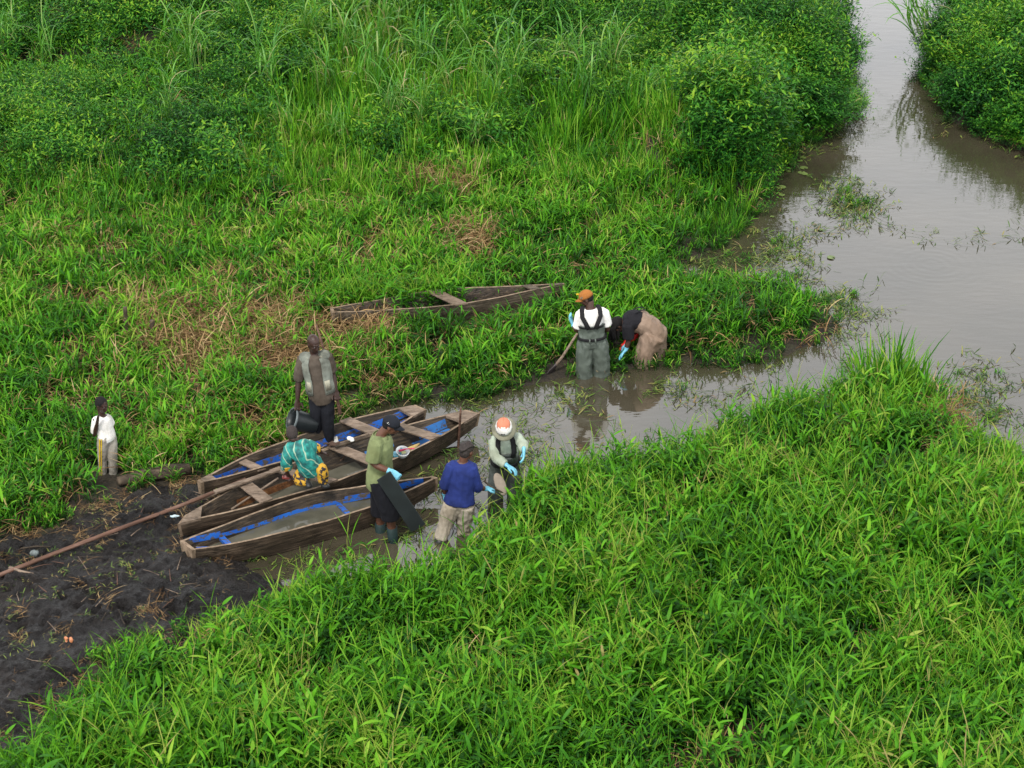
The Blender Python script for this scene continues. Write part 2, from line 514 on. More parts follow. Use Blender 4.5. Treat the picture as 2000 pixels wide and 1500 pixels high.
# ------------------------------------------------------------------ blades, as arrays
class Leaves:
    def __init__(s): s.V = []; s.F = []; s.L = []; s.n = 0
    def strip(s, pts, wid, side, lv):
        """pts k x 3, widths k (last ~0), side vector(s)"""
        k = len(pts)
        side = np.asarray(side)
        if side.ndim == 1: side = np.repeat(side[None], k, 0)
        a = pts - side * wid[:, None] / 2; c = pts + side * wid[:, None] / 2
        vs = np.concatenate([a[:-1], c[:-1], pts[-1:]])
        m = k - 1; o = s.n
        for i in range(m - 1):
            s.F.append((o + i, o + m + i, o + m + i + 1, o + i + 1)); s.L.append(lv)
        s.F.append((o + m - 1, o + 2 * m - 1, o + 2 * m)); s.L.append(lv)
        s.V.append(vs); s.n += len(vs)
    def blade(s, base, az, length, width, elev, droop, lv, k=5, prof=None, twist=0.0):
        t = np.linspace(0, 1, k)
        el = elev - droop * t ** 1.3
        ds = length / (k - 1)
        d = np.stack([np.cos(el) * math.cos(az), np.cos(el) * math.sin(az), np.sin(el)], 1)
        pts = np.asarray(base) + np.concatenate([[[0, 0, 0]], np.cumsum(d[:-1] * ds, 0)])
        sd = np.array([-math.sin(az), math.cos(az), 0.0])
        up = np.cross(d, sd)
        tw = twist * t
        sides = sd[None] * np.cos(tw)[:, None] + up * np.sin(tw)[:, None]
        if prof is None: prof = np.array([.55, 1, .95, .65, 0.02]) if k == 5 else np.sin(np.linspace(.35, math.pi, k)) 
        s.strip(pts, width * prof, sides, lv)
        return pts
    def stem(s, pts, r, lv):
        pts = np.asarray(pts); k = len(pts)
        o = s.n
        ang = [0, 2.09, 4.19]
        for i, p in enumerate(pts):
            rr = r * (1 - .6 * i / (k - 1))
            s.V.append(np.array([[p[0] + rr * math.cos(a), p[1] + rr * math.sin(a), p[2]] for a in ang])); s.n += 3
        for i in range(k - 1):
            for q in range(3):
                s.F.append((o + i * 3 + q, o + i * 3 + (q + 1) % 3, o + i * 3 + 3 + (q + 1) % 3, o + i * 3 + 3 + q)); s.L.append(lv)
    def mesh(s, name, mat):
        me = bpy.data.meshes.new(name)
        me.from_pydata(np.concatenate(s.V).tolist(), [], s.F)
        a = me.attributes.new('lv', 'FLOAT', 'FACE')
        a.data.foreach_set('value', s.L)
        me.materials.append(mat)
        me.polygons.foreach_set('use_smooth', [True] * len(s.F))
        me.update()
        return me
ur = random.uniform
def marsh_tuft(h=.42, n=5, rad=.2, dry=.008, llen=.155, lw=.028, seed_p=.35):
    L = Leaves()
    for i in range(n):
        a = ur(0, 6.28); r = rad * math.sqrt(random.random())
        b = np.array([r * math.cos(a), r * math.sin(a), -.03])
        hh = h * ur(.65, 1.15)
        az = ur(0, 6.28); lean = ur(.02, .32)
        t = np.linspace(0, 1, 4)
        pts = b + np.stack([np.cos(az) * lean * hh * t ** 1.6, np.sin(az) * lean * hh * t ** 1.6, hh * t], 1)
        sv = ur(.25, .6)
        L.stem(pts, .0032, sv + .1)
        nl = random.randint(6, 9)
        la = ur(0, 6.28)
        for j in range(nl):
            f = .12 + .88 * (j + ur(0, .6)) / nl
            f = min(f, 1)
            i0 = min(int(f * 3), 2); ff = f * 3 - i0
            p = pts[i0] * (1 - ff) + pts[i0 + 1] * ff
            la += math.pi + ur(-.7, .7)
            lv = (-.16 + .84 * f) * ur(.65, 1.3)  # low leaves darker, top ones lighter: shade inside the tuft put into the colour
            if random.random() < dry: lv = ur(.9, 1.1)
            L.blade(p, la, llen * ur(.65, 1.25), lw * ur(.7, 1.2), ur(.35, 1.3), ur(.3, 1.5), lv, twist=ur(-.7, .7))
        for _s in range(2 if random.random() < seed_p else 0):
            az2 = ur(0, 6.28); e = .18 * ur(.5, 1.5)
            top = pts[-1]
            p2 = top + np.stack([np.cos(az2) * e * t ** 1.7, np.sin(az2) * e * t ** 1.7, hh * .6 * ur(.7, 1.1) * t], 1)
            L.stem(p2, .004, ur(.62, .85))
            L.strip(p2[1:], np.array([.008, .010, .0]), np.array([1, 0, 0]), ur(.68, .86))
    return L
def fine_tuft(h=.72, n=13, rad=.14, dry=.04):
    L = Leaves()
    for i in range(n):
        a = ur(0, 6.28); r = rad * math.sqrt(random.random())
        b = (r * math.cos(a), r * math.sin(a), -.03)
        lv = ur(.05, .8) if random.random() > dry else ur(.9, 1.1)
        L.blade(b, a + ur(-.8, .8), h * ur(.3, 1.1), .016 * ur(.7, 1.3), ur(1.2, 1.52), ur(.1, 1.0), lv, twist=ur(-1, 1))
    return L
def scrub_tuft(h=.55, n=7, rad=.22, ll=.075):
    L = Leaves()
    for i in range(n):
        a = ur(0, 6.28); r = rad * math.sqrt(random.random())
        b = np.array([r * math.cos(a), r * math.sin(a), -.05])
        hh = h * ur(.6, 1.15); az = a; lean = ur(.05, .55)
        t = np.linspace(0, 1, 4)
        pts = b + np.stack([np.cos(az) * lean * hh * t ** 1.3, np.sin(az) * lean * hh * t ** 1.3, hh * t], 1)
        L.stem(pts, .004, .2)
        nl = 15
        for j in range(nl):
            f = .25 + .75 * j / nl
            i0 = min(int(f * 3), 2); ff = f * 3 - i0
            p = pts[i0] * (1 - ff) + pts[i0 + 1] * ff
            la = j * 2.4 + ur(-.4, .4)
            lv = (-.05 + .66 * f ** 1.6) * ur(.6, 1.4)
            # a short twig with the leaf at its end
            q = p + np.array([math.cos(la), math.sin(la), .35]) * ur(.0, .07)
            L.blade(q, la, ll * ur(.7, 1.3), ll * .30 * ur(.8, 1.2), ur(-.1, .8), ur(.2, 1.0), lv, k=4, prof=np.array([.2, 1, .75, .02]), twist=ur(-.5, .5))
    return L
def reed_clump(h=1.7, n=14, rad=.16, ll=.95):
    L = Leaves()
    for i in range(n):
        a = ur(0, 6.28); r = rad * math.sqrt(random.random())
        b = np.array([r * math.cos(a), r * math.sin(a), -.05])
        hh = h * ur(.35, .8); lean = ur(.02, .22)
        t = np.linspace(0, 1, 4)
        pts = b + np.stack([np.cos(a) * lean * hh * t ** 1.5, np.sin(a) * lean * hh * t ** 1.5, hh * t], 1)
        L.stem(pts, .007, ur(.3, .9))
        for j in range(random.randint(3, 5)):
            f = ur(.3, 1); i0 = min(int(f * 3), 2); ff = f * 3 - i0
            p = pts[i0] * (1 - ff) + pts[i0 + 1] * ff
            lv = ur(.15, .8) if random.random() > .1 else ur(.85, 1)
            L.blade(p, ur(0, 6.28), ll * ur(.6, 1.3), .026 * ur(.6, 1.2), ur(1.25, 1.54), ur(1.2, 3.1), lv, k=8, prof=np.array([.5, .8, 1, 1, .9, .7, .45, .02]), twist=ur(-.8, .8))
    return L
def straw_tuft(n=26, rad=.2, ln=.3):
    L = Leaves()
    for i in range(n):
        a = ur(0, 6.28); r = rad * math.sqrt(random.random())
        L.blade((r * math.cos(a), r * math.sin(a), ur(0, .10)), ur(0, 6.28), ln * ur(.5, 1.3), .008 * ur(.6, 1.5), ur(-.1, .9), ur(.2, 1.8), ur(.1, 1), twist=ur(-1.5, 1.5))
    return L
def weed_tuft(n=4, rad=.2):
    L = Leaves()
    for i in range(n):
        a = ur(0, 6.28); b = np.array([rad * ur(-1, 1), rad * ur(-1, 1), .006])
        ln = ur(.15, .5); t = np.linspace(0, 1, 5)
        bend = ur(-.8, .8)
        pts = b + np.stack([np.cos(a + bend * t) * ln * t, np.sin(a + bend * t) * ln * t, .02 * np.sin(t * 3 + ur(0, 3)) * ur(0, 1)], 1)
        L.stem(pts, .003, ur(.3, 1))
        for j in range(random.randint(2, 5)):
            p = pts[random.randint(0, 4)]
            L.blade(p, ur(0, 6.28), ur(.06, .16), ur(.010, .02), ur(0, 1.0), ur(.3, 1.2), ur(.1, .95), k=4, prof=np.array([.4, 1, .8, .02]))
    return L
def proto_set(cname, makers, mat):
    c = bpy.data.collections.new(cname)
    for i, mk in enumerate(makers):
        o = bpy.data.objects.new('%s_%02d' % (cname, i), mk().mesh(cname, mat))
        c.objects.link(o)
    return c
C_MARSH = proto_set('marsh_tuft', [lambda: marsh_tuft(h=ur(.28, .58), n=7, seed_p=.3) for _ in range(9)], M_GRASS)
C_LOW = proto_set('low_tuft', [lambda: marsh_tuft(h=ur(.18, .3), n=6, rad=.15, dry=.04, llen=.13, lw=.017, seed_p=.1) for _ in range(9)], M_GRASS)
C_FINE = proto_set('fine_tuft', [lambda: fine_tuft(h=ur(.4, .8)) for _ in range(7)], M_FINE)
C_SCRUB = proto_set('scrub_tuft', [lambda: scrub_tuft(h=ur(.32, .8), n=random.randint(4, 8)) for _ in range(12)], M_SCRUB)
C_STRAW = proto_set('straw_tuft', [lambda: straw_tuft() for _ in range(6)], M_STRAW)
C_WEED = proto_set('weed_tuft', [lambda: weed_tuft() for _ in range(8)], M_WEED)

def scatter(name, coll, nvar, P, scl, tint, tilt, label, cat, kind='stuff'):
    n = len(P)
    me = bpy.data.meshes.new(name)
    me.vertices.add(n); me.vertices.foreach_set('co', np.asarray(P, float).ravel())
    def attr(nm, ty, arr, key='value'):
        a = me.attributes.new(nm, ty, 'POINT'); a.data.foreach_set(key, np.asarray(arr).ravel())
    attr('vi', 'INT', rng.integers(0, nvar, n))
    rot = np.stack([rng.normal(0, 1, n) * tilt, rng.normal(0, 1, n) * tilt, rng.uniform(0, 6.283, n)], 1)
    attr('rot', 'FLOAT_VECTOR', rot.astype(np.float32), 'vector')
    attr('scl', 'FLOAT_VECTOR', np.asarray(scl, np.float32), 'vector')
    attr('tint', 'FLOAT', np.asarray(tint, np.float32))
    o = link(name, me)
    ng = bpy.data.node_groups.new(name + '_scatter', 'GeometryNodeTree')
    ng.interface.new_socket('Geometry', in_out='INPUT', socket_type='NodeSocketGeometry')
    ng.interface.new_socket('Geometry', in_out='OUTPUT', socket_type='NodeSocketGeometry')
    i_ = ng.nodes.new('NodeGroupInput'); o_ = ng.nodes.new('NodeGroupOutput')
    ci = ng.nodes.new('GeometryNodeCollectionInfo'); ci.inputs['Collection'].default_value = coll
    ci.inputs['Separate Children'].default_value = True; ci.inputs['Reset Children'].default_value = True
    ip = ng.nodes.new('GeometryNodeInstanceOnPoints'); ip.inputs['Pick Instance'].default_value = True
    def na(nm, ty):
        x = ng.nodes.new('GeometryNodeInputNamedAttribute'); x.data_type = ty; x.inputs['Name'].default_value = nm
        return [s for s in x.outputs if s.name == 'Attribute' and s.enabled][0]
    ng.links.new(i_.outputs[0], ip.inputs['Points']); ng.links.new(ci.outputs[0], ip.inputs['Instance'])
    ng.links.new(na('vi', 'INT'), ip.inputs['Instance Index'])
    ng.links.new(na('rot', 'FLOAT_VECTOR'), ip.inputs['Rotation'])
    ng.links.new(na('scl', 'FLOAT_VECTOR'), ip.inputs['Scale'])
    ng.links.new(ip.outputs[0], o_.inputs[0])
    md = o.modifiers.new('scatter', 'NODES'); md.node_group = ng
    return tag(o, label, cat, kind=kind)

# ------------------------------------------------------------------ where what grows
def candidates(density, y0=13.4, y1=45.0):
    n = int(density * 26 * (y1 - y0))
    x = rng.uniform(-13, 13, n); y = rng.uniform(y0, y1, n)
    px, py = proj(x, y)
    k = (px > -170) & (px < 2170) & (py > -150) & (py < 1640)
    return x[k], y[k], px[k], py[k]
def ell(px, py, cx, cy, rx, ry): return np.clip(1 - ((px - cx) / rx) ** 2 - ((py - cy) / ry) ** 2, 0, 1)
def near_side(px, py): return py > np.interp(px, [-500, 470, 600, 1010, 1700, 2600], [1180, 1130, 1080, 900, 745, 745])

CANOE_FOOT = []      # filled by the canoes: quads (world) kept clear of plants
def clear(x, y):
    ok = np.ones(len(x), bool)
    P = np.stack([x, y], 1)
    for q in CANOE_FOOT:
        ok &= seg_dist(P, q) > -.02
    for (cx, cy, r) in KEEP_OUT:
        ok &= (x - cx) ** 2 + (y - cy) ** 2 > r * r
    return ok
KEEP_OUT = []
# ------------------------------------------------------------------ canoes
_d = G(843, 933, .3) - G(370, 1063, .3); CANG = math.atan2(_d.y, _d.x)
M_WOOD = wood('weathered_plank', (.018, .013, .009), (.075, .052, .035), (.175, .130, .090), ax=(.7, 7, 12), rot=-CANG, rough=.6)
M_WOODL = wood('thwart_board', (.10, .072, .052), (.21, .155, .115), (.30, .235, .18), ax=(2, 7, 7), stain=.6)
M_RIM = wood('worn_rim', (.13, .09, .06), (.26, .19, .13), (.34, .26, .19), ax=(3, 3, 3), stain=.6)
M_HULLIN = wood('wet_hull_inside', (.022, .018, .015), (.060, .046, .034), (.13, .095, .06), ax=(.8, 7, 10), rot=-CANG, rough=.35)
M_OLD = wood('rotten_grey_wood', (.04, .033, .024), (.11, .085, .06), (.24, .20, .15), ax=(.7, 7, 10), rot=-CANG)
M_RUST = wood('rust_stained_wood', (.05, .025, .012), (.15, .06, .02), (.24, .12, .045), ax=(2, 5, 5), rough=.4)
def paint_mat(name, lo, hi, wornpos=.57):
    m, nt, b = new_mat(name)
    tc = nt.nodes.new('ShaderNodeTexCoord')
    n = tex_noise(nt, 7, 6, vec=tc.outputs['Object'], mapping=(1.2, 3, 3), rough=.7)
    n2 = tex_noise(nt, 2.5, 3, vec=tc.outputs['Object'])
    c = ramp(nt, [(.3, lo), (.7, hi)], n2)
    w = ramp(nt, [(wornpos - .06, (0, 0, 0)), (wornpos - .03, (1, 1, 1))], n)
    nt.links.new(mixc(nt, w.outputs[0], c.outputs[0], (.075, .06, .048)), b.inputs['Base Color'])
    b.inputs['Roughness'].default_value = .42
    bump(nt, b, n, .35, .01)
    return m
M_BLUE = paint_mat('chipped_blue_paint', (.006, .055, .30), (.015, .13, .50))
M_BLUEP = paint_mat('faded_blue_paint', (.015, .10, .33), (.05, .20, .48), .6)
M_BILGE, nt, b = new_mat('bilge_water')
nn = tex_noise(nt, 2.2, 4)
rr = ramp(nt, [(.35, (.06, .06, .045)), (.65, (.11, .105, .08))], nn)
nt.links.new(rr.outputs[0], b.inputs['Base Color']); b.inputs['Roughness'].default_value = .06; b.inputs['IOR'].default_value = 1.45
bump(nt, b, tex_noise(nt, 9, 2), .05, .02)
M_WHITE = plain('white_rag', (.62, .62, .58), .8)

def resample(pts, n):
    pts = [Vector(p) for p in pts]
    d = [0]
    for a, b in zip(pts, pts[1:]): d.append(d[-1] + (b - a).length)
    out = []
    for k in range(n):
        s = d[-1] * k / (n - 1)
        i = max(j for j in range(len(d)) if d[j] <= s + 1e-9)
        i = min(i, len(pts) - 2)
        t = (s - d[i]) / max(1e-9, d[i + 1] - d[i])
        out.append(pts[i].lerp(pts[i + 1], t))
    # soften the corners
    for _ in range(2):
        out = [out[0]] + [out[i] * .5 + (out[i - 1] + out[i + 1]) * .25 for i in range(1, n - 1)] + [out[-1]]
    return out

class Canoe:
    def __init__(s, label, far, near, zr, floor, mat, matin, endup=.05, chine=.66, rimmat=M_RIM, seed=1, thick=.03, rock=.14, tf=.09):
        r = random.Random(seed)
        n = s.n = 33
        F = resample([G(*p, zr) for p in far], n)
        N = resample([G(*p, zr) for p in near], n)
        s.F, s.N = F, N
        base = (F[0] + F[-1] + N[0] + N[-1]) / 4; base.z = floor
        s.root = thing('canoe', base, label, 'canoe', 'wooden dugout canoes at the landing')
        # canoes lie along their own axis so that the wood grain runs along them
        ax = (F[-1] + N[-1] - F[0] - N[0]); s.axis = ax.normalized()
        s.fl, s.zr = floor, zr
        s.st = []
        for i in range(n):
            t = i / (n - 1)
            e = abs(2 * t - 1) ** 3
            f, m = F[i].copy(), N[i].copy()
            f.z += mnoise.noise(Vector((t * 9, seed, 0))) * .010; m.z += mnoise.noise(Vector((t * 9, seed + 5, 0))) * .010
            c = (f + m) / 2
            hw = (f - m) / 2
            zb = floor + e * rock
            ca = c + hw * chine; cb = c - hw * chine
            ca.z = cb.z = zb
            w = hw.normalized() * thick
            s.st.append(dict(f=f, m=m, ca=ca, cb=cb, w=w, t=t, zb=zb, fi=f - w, mi=m + w, cai=(ca - w).lerp(f - w, .12) * 1.0 + Vector((0, 0, tf - .12 * (f.z - ca.z))), cbi=(cb + w).lerp(m + w, .12) + Vector((0, 0, tf - .12 * (m.z - cb.z)))))
        S = s.st
        for side, (o1, o2, i1, i2) in enumerate((('f', 'ca', 'fi', 'cai'), ('m', 'cb', 'mi', 'cbi'))):
            mb = MB()
            for i in range(n):
                q = S[i]
                mid = (q[o1] * .5 + q[o2] * .5) + (q[o1] - q[{'f': 'm', 'm': 'f'}[o1]]).normalized() * .012
                mb.v += [tuple(q[o2] - Vector((0, 0, 0))), tuple(mid), tuple(q[o1]), tuple(q[i1]), tuple(q[i2])]
            for i in range(n - 1):
                a = i * 5; b = a + 5
                for k, mi in ((0, 0), (1, 0), (2, 1), (3, 2), (4, 0)):
                    k2 = (k + 1) % 5
                    mb.f.append((a + k, a + k2, b + k2, b + k)); mb.mi.append(mi)
            mb.f += [(0, 1, 2, 3, 4), tuple((n - 1) * 5 + k for k in range(5))]; mb.mi += [0, 0]
            mb.build('side_plank', [mat, rimmat, matin], s.root, smooth=False)
        mb = MB()
        for q in S:
            a, b = q['cai'], q['cbi']
            w = (a - b).normalized() * .004
            mb.v += [tuple(a - w - Vector((0, 0, tf + .002))), tuple(a - w), tuple(b + w), tuple(b + w - Vector((0, 0, tf + .002)))]
        for i in range(n - 1):
            a = i * 4; b = a + 4
            for k in range(4): mb.f.append((a + k, a + (k + 1) % 4, b + (k + 1) % 4, b + k)); mb.mi.append(1 if k == 1 else 0)
        mb.f += [(0, 1, 2, 3), tuple((n - 1) * 4 + k for k in range(4))]; mb.mi += [0, 0]
        mb.build('bottom_plank', [mat, matin], s.root, smooth=False)
        for i, d in ((0, -1), (n - 1, 1)):
            q = S[i]; a = s.axis * d
            mb = MB()
            pts = [q['f'], q['m'], q['cb'], q['ca']]
            mb.add([p + a * .003 for p in pts] + [p + a * .045 for p in pts], [(0, 1, 2, 3), (7, 6, 5, 4), (0, 4, 5, 1), (1, 5, 6, 2), (2, 6, 7, 3), (3, 7, 4, 0)])
            mb.build('end_block', [rimmat], s.root, smooth=False)
        CANOE_FOOT.append(np.array([[*p[:2]] for p in [q['f'] for q in S] + [q['m'] for q in S][::-1]]))
    def at(s, t):
        x = t * (s.n - 1); i = min(int(x), s.n - 2); u = x - i
        return {k: (s.st[i][k].lerp(s.st[i + 1][k], u) if isinstance(s.st[i][k], Vector) else s.st[i][k]) for k in s.st[i]}
    def deck(s, t0, t1, mat=M_WOODL, name='end_deck'):
        mb = MB()
        q0, q1 = s.at(t0), s.at(t1)
        up = Vector((0, 0, .004)); dn = Vector((0, 0, -.03))
        p = [q0['f'], q0['m'], q1['m'], q1['f']]
        mb.add([x + up for x in p] + [x + dn for x in p], [(0, 1, 2, 3), (7, 6, 5, 4), (0, 4, 5, 1), (1, 5, 6, 2), (2, 6, 7, 3), (3, 7, 4, 0)])
        return mb.build(name, mat, s.root, smooth=False)
    def thwart(s, tf, tm, w=.15, mat=M_WOODL, over=.0, z=.004, name='thwart'):
        a = s.at(tf)['f']; b = s.at(tm)['m']
        d = (b - a).normalized(); sd = s.axis
        a = a - d * over; b = b + d * over
        up = Vector((0, 0, 1))
        mb = MB()
        mb.box((a + b) / 2 + up * (z + .013), (b - a) / 2, sd * w / 2, up * .013)
        o = mb.build(name, mat, s.root, smooth=False)
        bv = o.modifiers.new('b', 'BEVEL'); bv.width = .004; bv.segments = 1
        return o
    def strip(s, t0, t1, where, w, mat, lo=0.05, off=.004, name='painted_strip', n=14):
        """a painted band of the lining: on the far wall, near wall or floor"""
        mb = MB()
        for k in range(n):
            q = s.at(t0 + (t1 - t0) * k / (n - 1))
            wob = mnoise.noise(Vector((k * .7, lo * 9, 3))) * .008
            if where in ('far', 'near'):
                top, bot = (q['fi'], q['cai']) if where == 'far' else (q['mi'], q['cbi'])
                inn = (q['cbi'] - q['cai']).normalized() * (1 if where == 'far' else -1)
                d = (top - bot); L_ = d.length
                a = bot + d * min(1, lo / L_ + wob); b = bot + d * min(1, (lo + w) / L_ + wob)
                nr = (inn * d.length - d.normalized() * inn.dot(d)).normalized()
                mb.v += [tuple(a + inn * off), tuple(b + inn * off), tuple(b - inn * .002), tuple(a - inn * .002)]
            else:
                a0, b0 = q['cai'], q['cbi']
                wd = (a0 - b0).length
                a = b0.lerp(a0, min(1, lo / wd + wob)); b = b0.lerp(a0, min(1, (lo + w) / wd + wob))
                u = Vector((0, 0, off))
                mb.v += [tuple(a + u), tuple(b + u), tuple(b - u * .5), tuple(a - u * .5)]
        for i in range(n - 1):
            a = i * 4; b = a + 4
            for k in range(4): mb.f.append((a + k, a + (k + 1) % 4, b + (k + 1) % 4, b + k)); mb.mi.append(0)
        mb.f += [(0, 1, 2, 3), tuple((n - 1) * 4 + k for k in range(4))]; mb.mi += [0, 0]
        return mb.build(name, mat, s.root, smooth=False)
    def rib(s, t, w, mat, name='rib'):
        mb = MB(); q = s.at(t); a, b = q['cai'], q['cbi']
        mb.box((a + b) / 2 + Vector((0, 0, .070)), (b - a) / 2 * .98, s.axis * w / 2, Vector((0, 0, .02)))
        return mb.build(name, mat, s.root, smooth=False)
    def bilge(s, t0, t1, dz):
        mb = MB(); n = 16
        for k in range(n):
            q = s.at(t0 + (t1 - t0) * k / (n - 1))
            z = s.fl + dz
            def lv(top, bot):
                u = (z - bot.z) / (top.z - bot.z); u = max(0.0, u); return Vector((*bot.lerp(top, u)[:2], z))
            mb.v += [tuple(lv(q['fi'], q['cai'])), tuple(lv(q['mi'], q['cbi']))]
        for i in range(n - 1): mb.f.append((2 * i, 2 * i + 1, 2 * i + 3, 2 * i + 2)); mb.mi.append(0)
        return mb.build('bilge_water', M_BILGE, s.root)
    def inside(s, t, u, z=0.0):       # u 0 near .. 1 far, on the floor
        q = s.at(t); p = q['cbi'].lerp(q['cai'], u); p.z += z; return p

# front canoe, half full of water
cf = Canoe('front canoe with blue lining and standing water, nearest the camera',
  [(358,1054),(395,1040),(435,1024),(487,1005),(540,984),(575,972),(610,962),(645,957),(680,953),(730,945),(770,939),(810,934),(838,931)],
  [(383,1073),(430,1067),(470,1060),(507,1052),(575,1035),(626,1021),(680,1006),(732,988),(760,977),(790,963),(820,949),(849,935)],
  .34, .00, M_WOOD, M_HULLIN, seed=1, chine=.76)
cf.strip(.03, .97, 'far', .045, M_BLUE, lo=.078)
cf.strip(.02, .17, 'floor', .07, M_BLUE, lo=.02, off=.081)
cf.strip(.42, .94, 'floor', .05, M_BLUE, lo=.03, off=.081)
cf.strip(.66, .97, 'far', .04, M_BLUE, lo=.118)
cf.rib(.145, .07, M_BLUE); cf.rib(.63, .06, M_BLUE)
cf.strip(.02, .145, 'far', .04, M_BLUE, lo=.115)
cf.bilge(.06, .95, .165)
# middle canoe, the long one
cm = Canoe('long middle canoe with four thwarts and a crouching child inside',
  [(368,1003),(400,984),(437,963),(505,930),(554,910),(600,892),(627,881),(657,869),(700,856),(740,845),(784,832),(840,817),(880,807),(903,802)],
  [(353,1022),(386,1013),(430,1005),(461,998),(510,984),(563,969),(610,956),(645,945),(680,933),(720,916),(764,900),(800,884),(848,859),(880,842),(918,819),(933,809)],
  .37, .02, M_WOOD, M_HULLIN, seed=2, chine=.62)
cm.deck(.0, .055); cm.deck(.935, 1.0)
cm.thwart(.215, .245, .17)
cm.thwart(.33, .445, .15)
cm.thwart(.545, .60, .17)
cm.thwart(.775, .815, .17)
cm.strip(.80, .93, 'floor', .32, M_BLUEP, lo=.05); cm.strip(.83, .93, 'far', .12, M_BLUEP, lo=.02)
cm.strip(.18, .42, 'far', .10, M_RUST, lo=.0)
cm.strip(.62, .76, 'floor', .12, M_RUST, lo=.10); cm.strip(.52, .58, 'floor', .1, M_BLUEP, lo=.2)
cm.strip(.64, .74, 'far', .06, M_BLUEP, lo=.05)
cm.bilge(.24, .60, .115)
# back canoe
cb = Canoe('back canoe with bright blue inside and the man in the vest standing in it',
  [(391,936),(420,921),(458,899),(505,879),(559,860),(600,844),(650,829),(687,817),(740,805),(770,798),(805,792)],
  [(399,941),(430,935),(458,928),(505,915),(552,902),(600,889),(640,877),(690,861),(720,852),(750,842),(784,829),(808,813),(828,802)],
  .37, .03, M_WOOD, M_HULLIN, seed=3, chine=.62)
cb.deck(0, .05); cb.deck(.935, 1.0)
cb.thwart(.21, .235, .12, z=-.05); cb.thwart(.70, .735, .17)
cb.strip(.05, .97, 'far', .10, M_BLUE, lo=.03)
cb.strip(.76, .96, 'floor', .22, M_BLUE, lo=.12)
cb.strip(.06, .16, 'floor', .06, M_BLUE, lo=.06)
cb.strip(.76, .95, 'floor', .04, M_BLUEP, lo=.02)
cb.strip(.615, .645, 'far', .085, M_WHITE, lo=.028, off=.009, name='white_patch', n=4)
# old canoe in the grass
ct = Canoe('old grey weathered canoe lying overgrown in the grass behind the others',
  [(650,600),(690,593),(732,586),(770,579),(805,572),(845,566),(920,561),(1020,557),(1060,555),(1097,553)],
  [(655,610),(700,609),(745,607),(790,604),(832,601),(882,596),(932,590),(995,577),(1045,566),(1080,559),(1099,555)],
  .46, .10, M_OLD, M_HULLIN, seed=4, chine=.6, rock=.2)
ct.thwart(.44, .53, .20, mat=M_WOODL, z=-.02); ct.thwart(.845, .88, .14, mat=M_OLD, z=-.02)
ct.deck(.95, 1.0, M_OLD)

def pole(name, pts, r, mat, label, cat, group=None, n=7, bow=0.0):
    mb = MB()
    P = [Vector(p) for p in pts]
    if len(P) == 2:
        P = [P[0].lerp(P[1], k / 8) + Vector((0, 0, bow * math.sin(math.pi * k / 8))) for k in range(9)]
    r = r if isinstance(r, (list, tuple)) else [r] * len(P)
    if len(r) == 2: r = [r[0] + (r[1] - r[0]) * k / (len(P) - 1) for k in range(len(P))]
    mb.loft(P, r, side=Vector((0, 0, 1)), n=n, round_=.2)
    o = mb.build(name, mat)
    return tag(o, label, cat, group)
M_POLE = wood('reddish_pole', (.075, .040, .030), (.15, .08, .055), (.22, .14, .11), ax=(.6, .6, 8), stain=.65)
M_STICK = wood('bark_stick', (.03, .022, .015), (.085, .062, .042), (.17, .13, .09), ax=(2, 2, 2))
def gz(p, dz=0.0):
    p = Vector(p); p.z = float(height(np.array([p.x]), np.array([p.y]))[0]) + dz; return p
a = gz(G(-60, 1150), .085); bq = G(385, 982, .10)
mid = [a, gz(G(70, 1098), .09), gz(G(150, 1066), .09), gz(G(230, 1035), .10), gz(G(310, 1003), .12), G(385, 972, .16), G(450, 944, .30), G(520, 918, .385)]
pp = []
for (qx, qy, zz_) in ((-60, 1147, .12), (30, 1111, .13), (130, 1072, .15), (230, 1034, .2), (310, 1004, .26), (380, 977, .33), (480, 936, .44)):
    q0 = gz(G(qx, qy, .15)); pp.append(G(qx, qy, max(zz_, q0.z + .075)))
pole('pole', pp, [.028, .028, .027, .027, .026, .025, .024], M_POLE, 'long reddish wooden pole lying across the black mud up to the canoes', 'pole')
# planks and paddles lying on the rim of the middle canoe
def board(name, a, b, w, th, mat, label, cat, group=None, up=Vector((0, 0, 1)), w2=None):
    a, b = Vector(a), Vector(b)
    d = b - a; sd = d.cross(up).normalized(); u2 = sd.cross(d).normalized()
    mb = MB(); w2 = w2 or w
    mb.add([a + sd * w / 2 + u2 * th / 2, a - sd * w / 2 + u2 * th / 2, a - sd * w / 2 - u2 * th / 2, a + sd * w / 2 - u2 * th / 2,
            b + sd * w2 / 2 + u2 * th / 2, b - sd * w2 / 2 + u2 * th / 2, b - sd * w2 / 2 - u2 * th / 2, b + sd * w2 / 2 - u2 * th / 2],
           [(0, 1, 2, 3), (7, 6, 5, 4), (0, 4, 5, 1), (1, 5, 6, 2), (2, 6, 7, 3), (3, 7, 4, 0)])
    o = mb.build(name, mat, smooth=False)
    bv = o.modifiers.new('b', 'BEVEL'); bv.width = min(th, w) * .2; bv.segments = 2
    return tag(o, label, cat, group) if label else o
board('plank', G(372, 981, .28), G(460, 946, .42), .10, .025, M_WOODL, 'pale tapered plank resting on the left end of the middle canoe', 'plank', w2=.07)
board('plank', G(419, 961, .44), G(545, 917, .44), .075, .03, M_WOODL, 'longer pale plank lying along the far rim of the middle canoe, left of the child', 'plank', w2=.06)
# light paddle shaft inside
pole('paddle_shaft', [cm.inside(.15, .35, .10) + Vector((0, 0, .02)), cm.inside(.32, .8, .26)], .014, M_WOODL, 'thin pale stick leaning over the left thwart inside the middle canoe', 'stick')
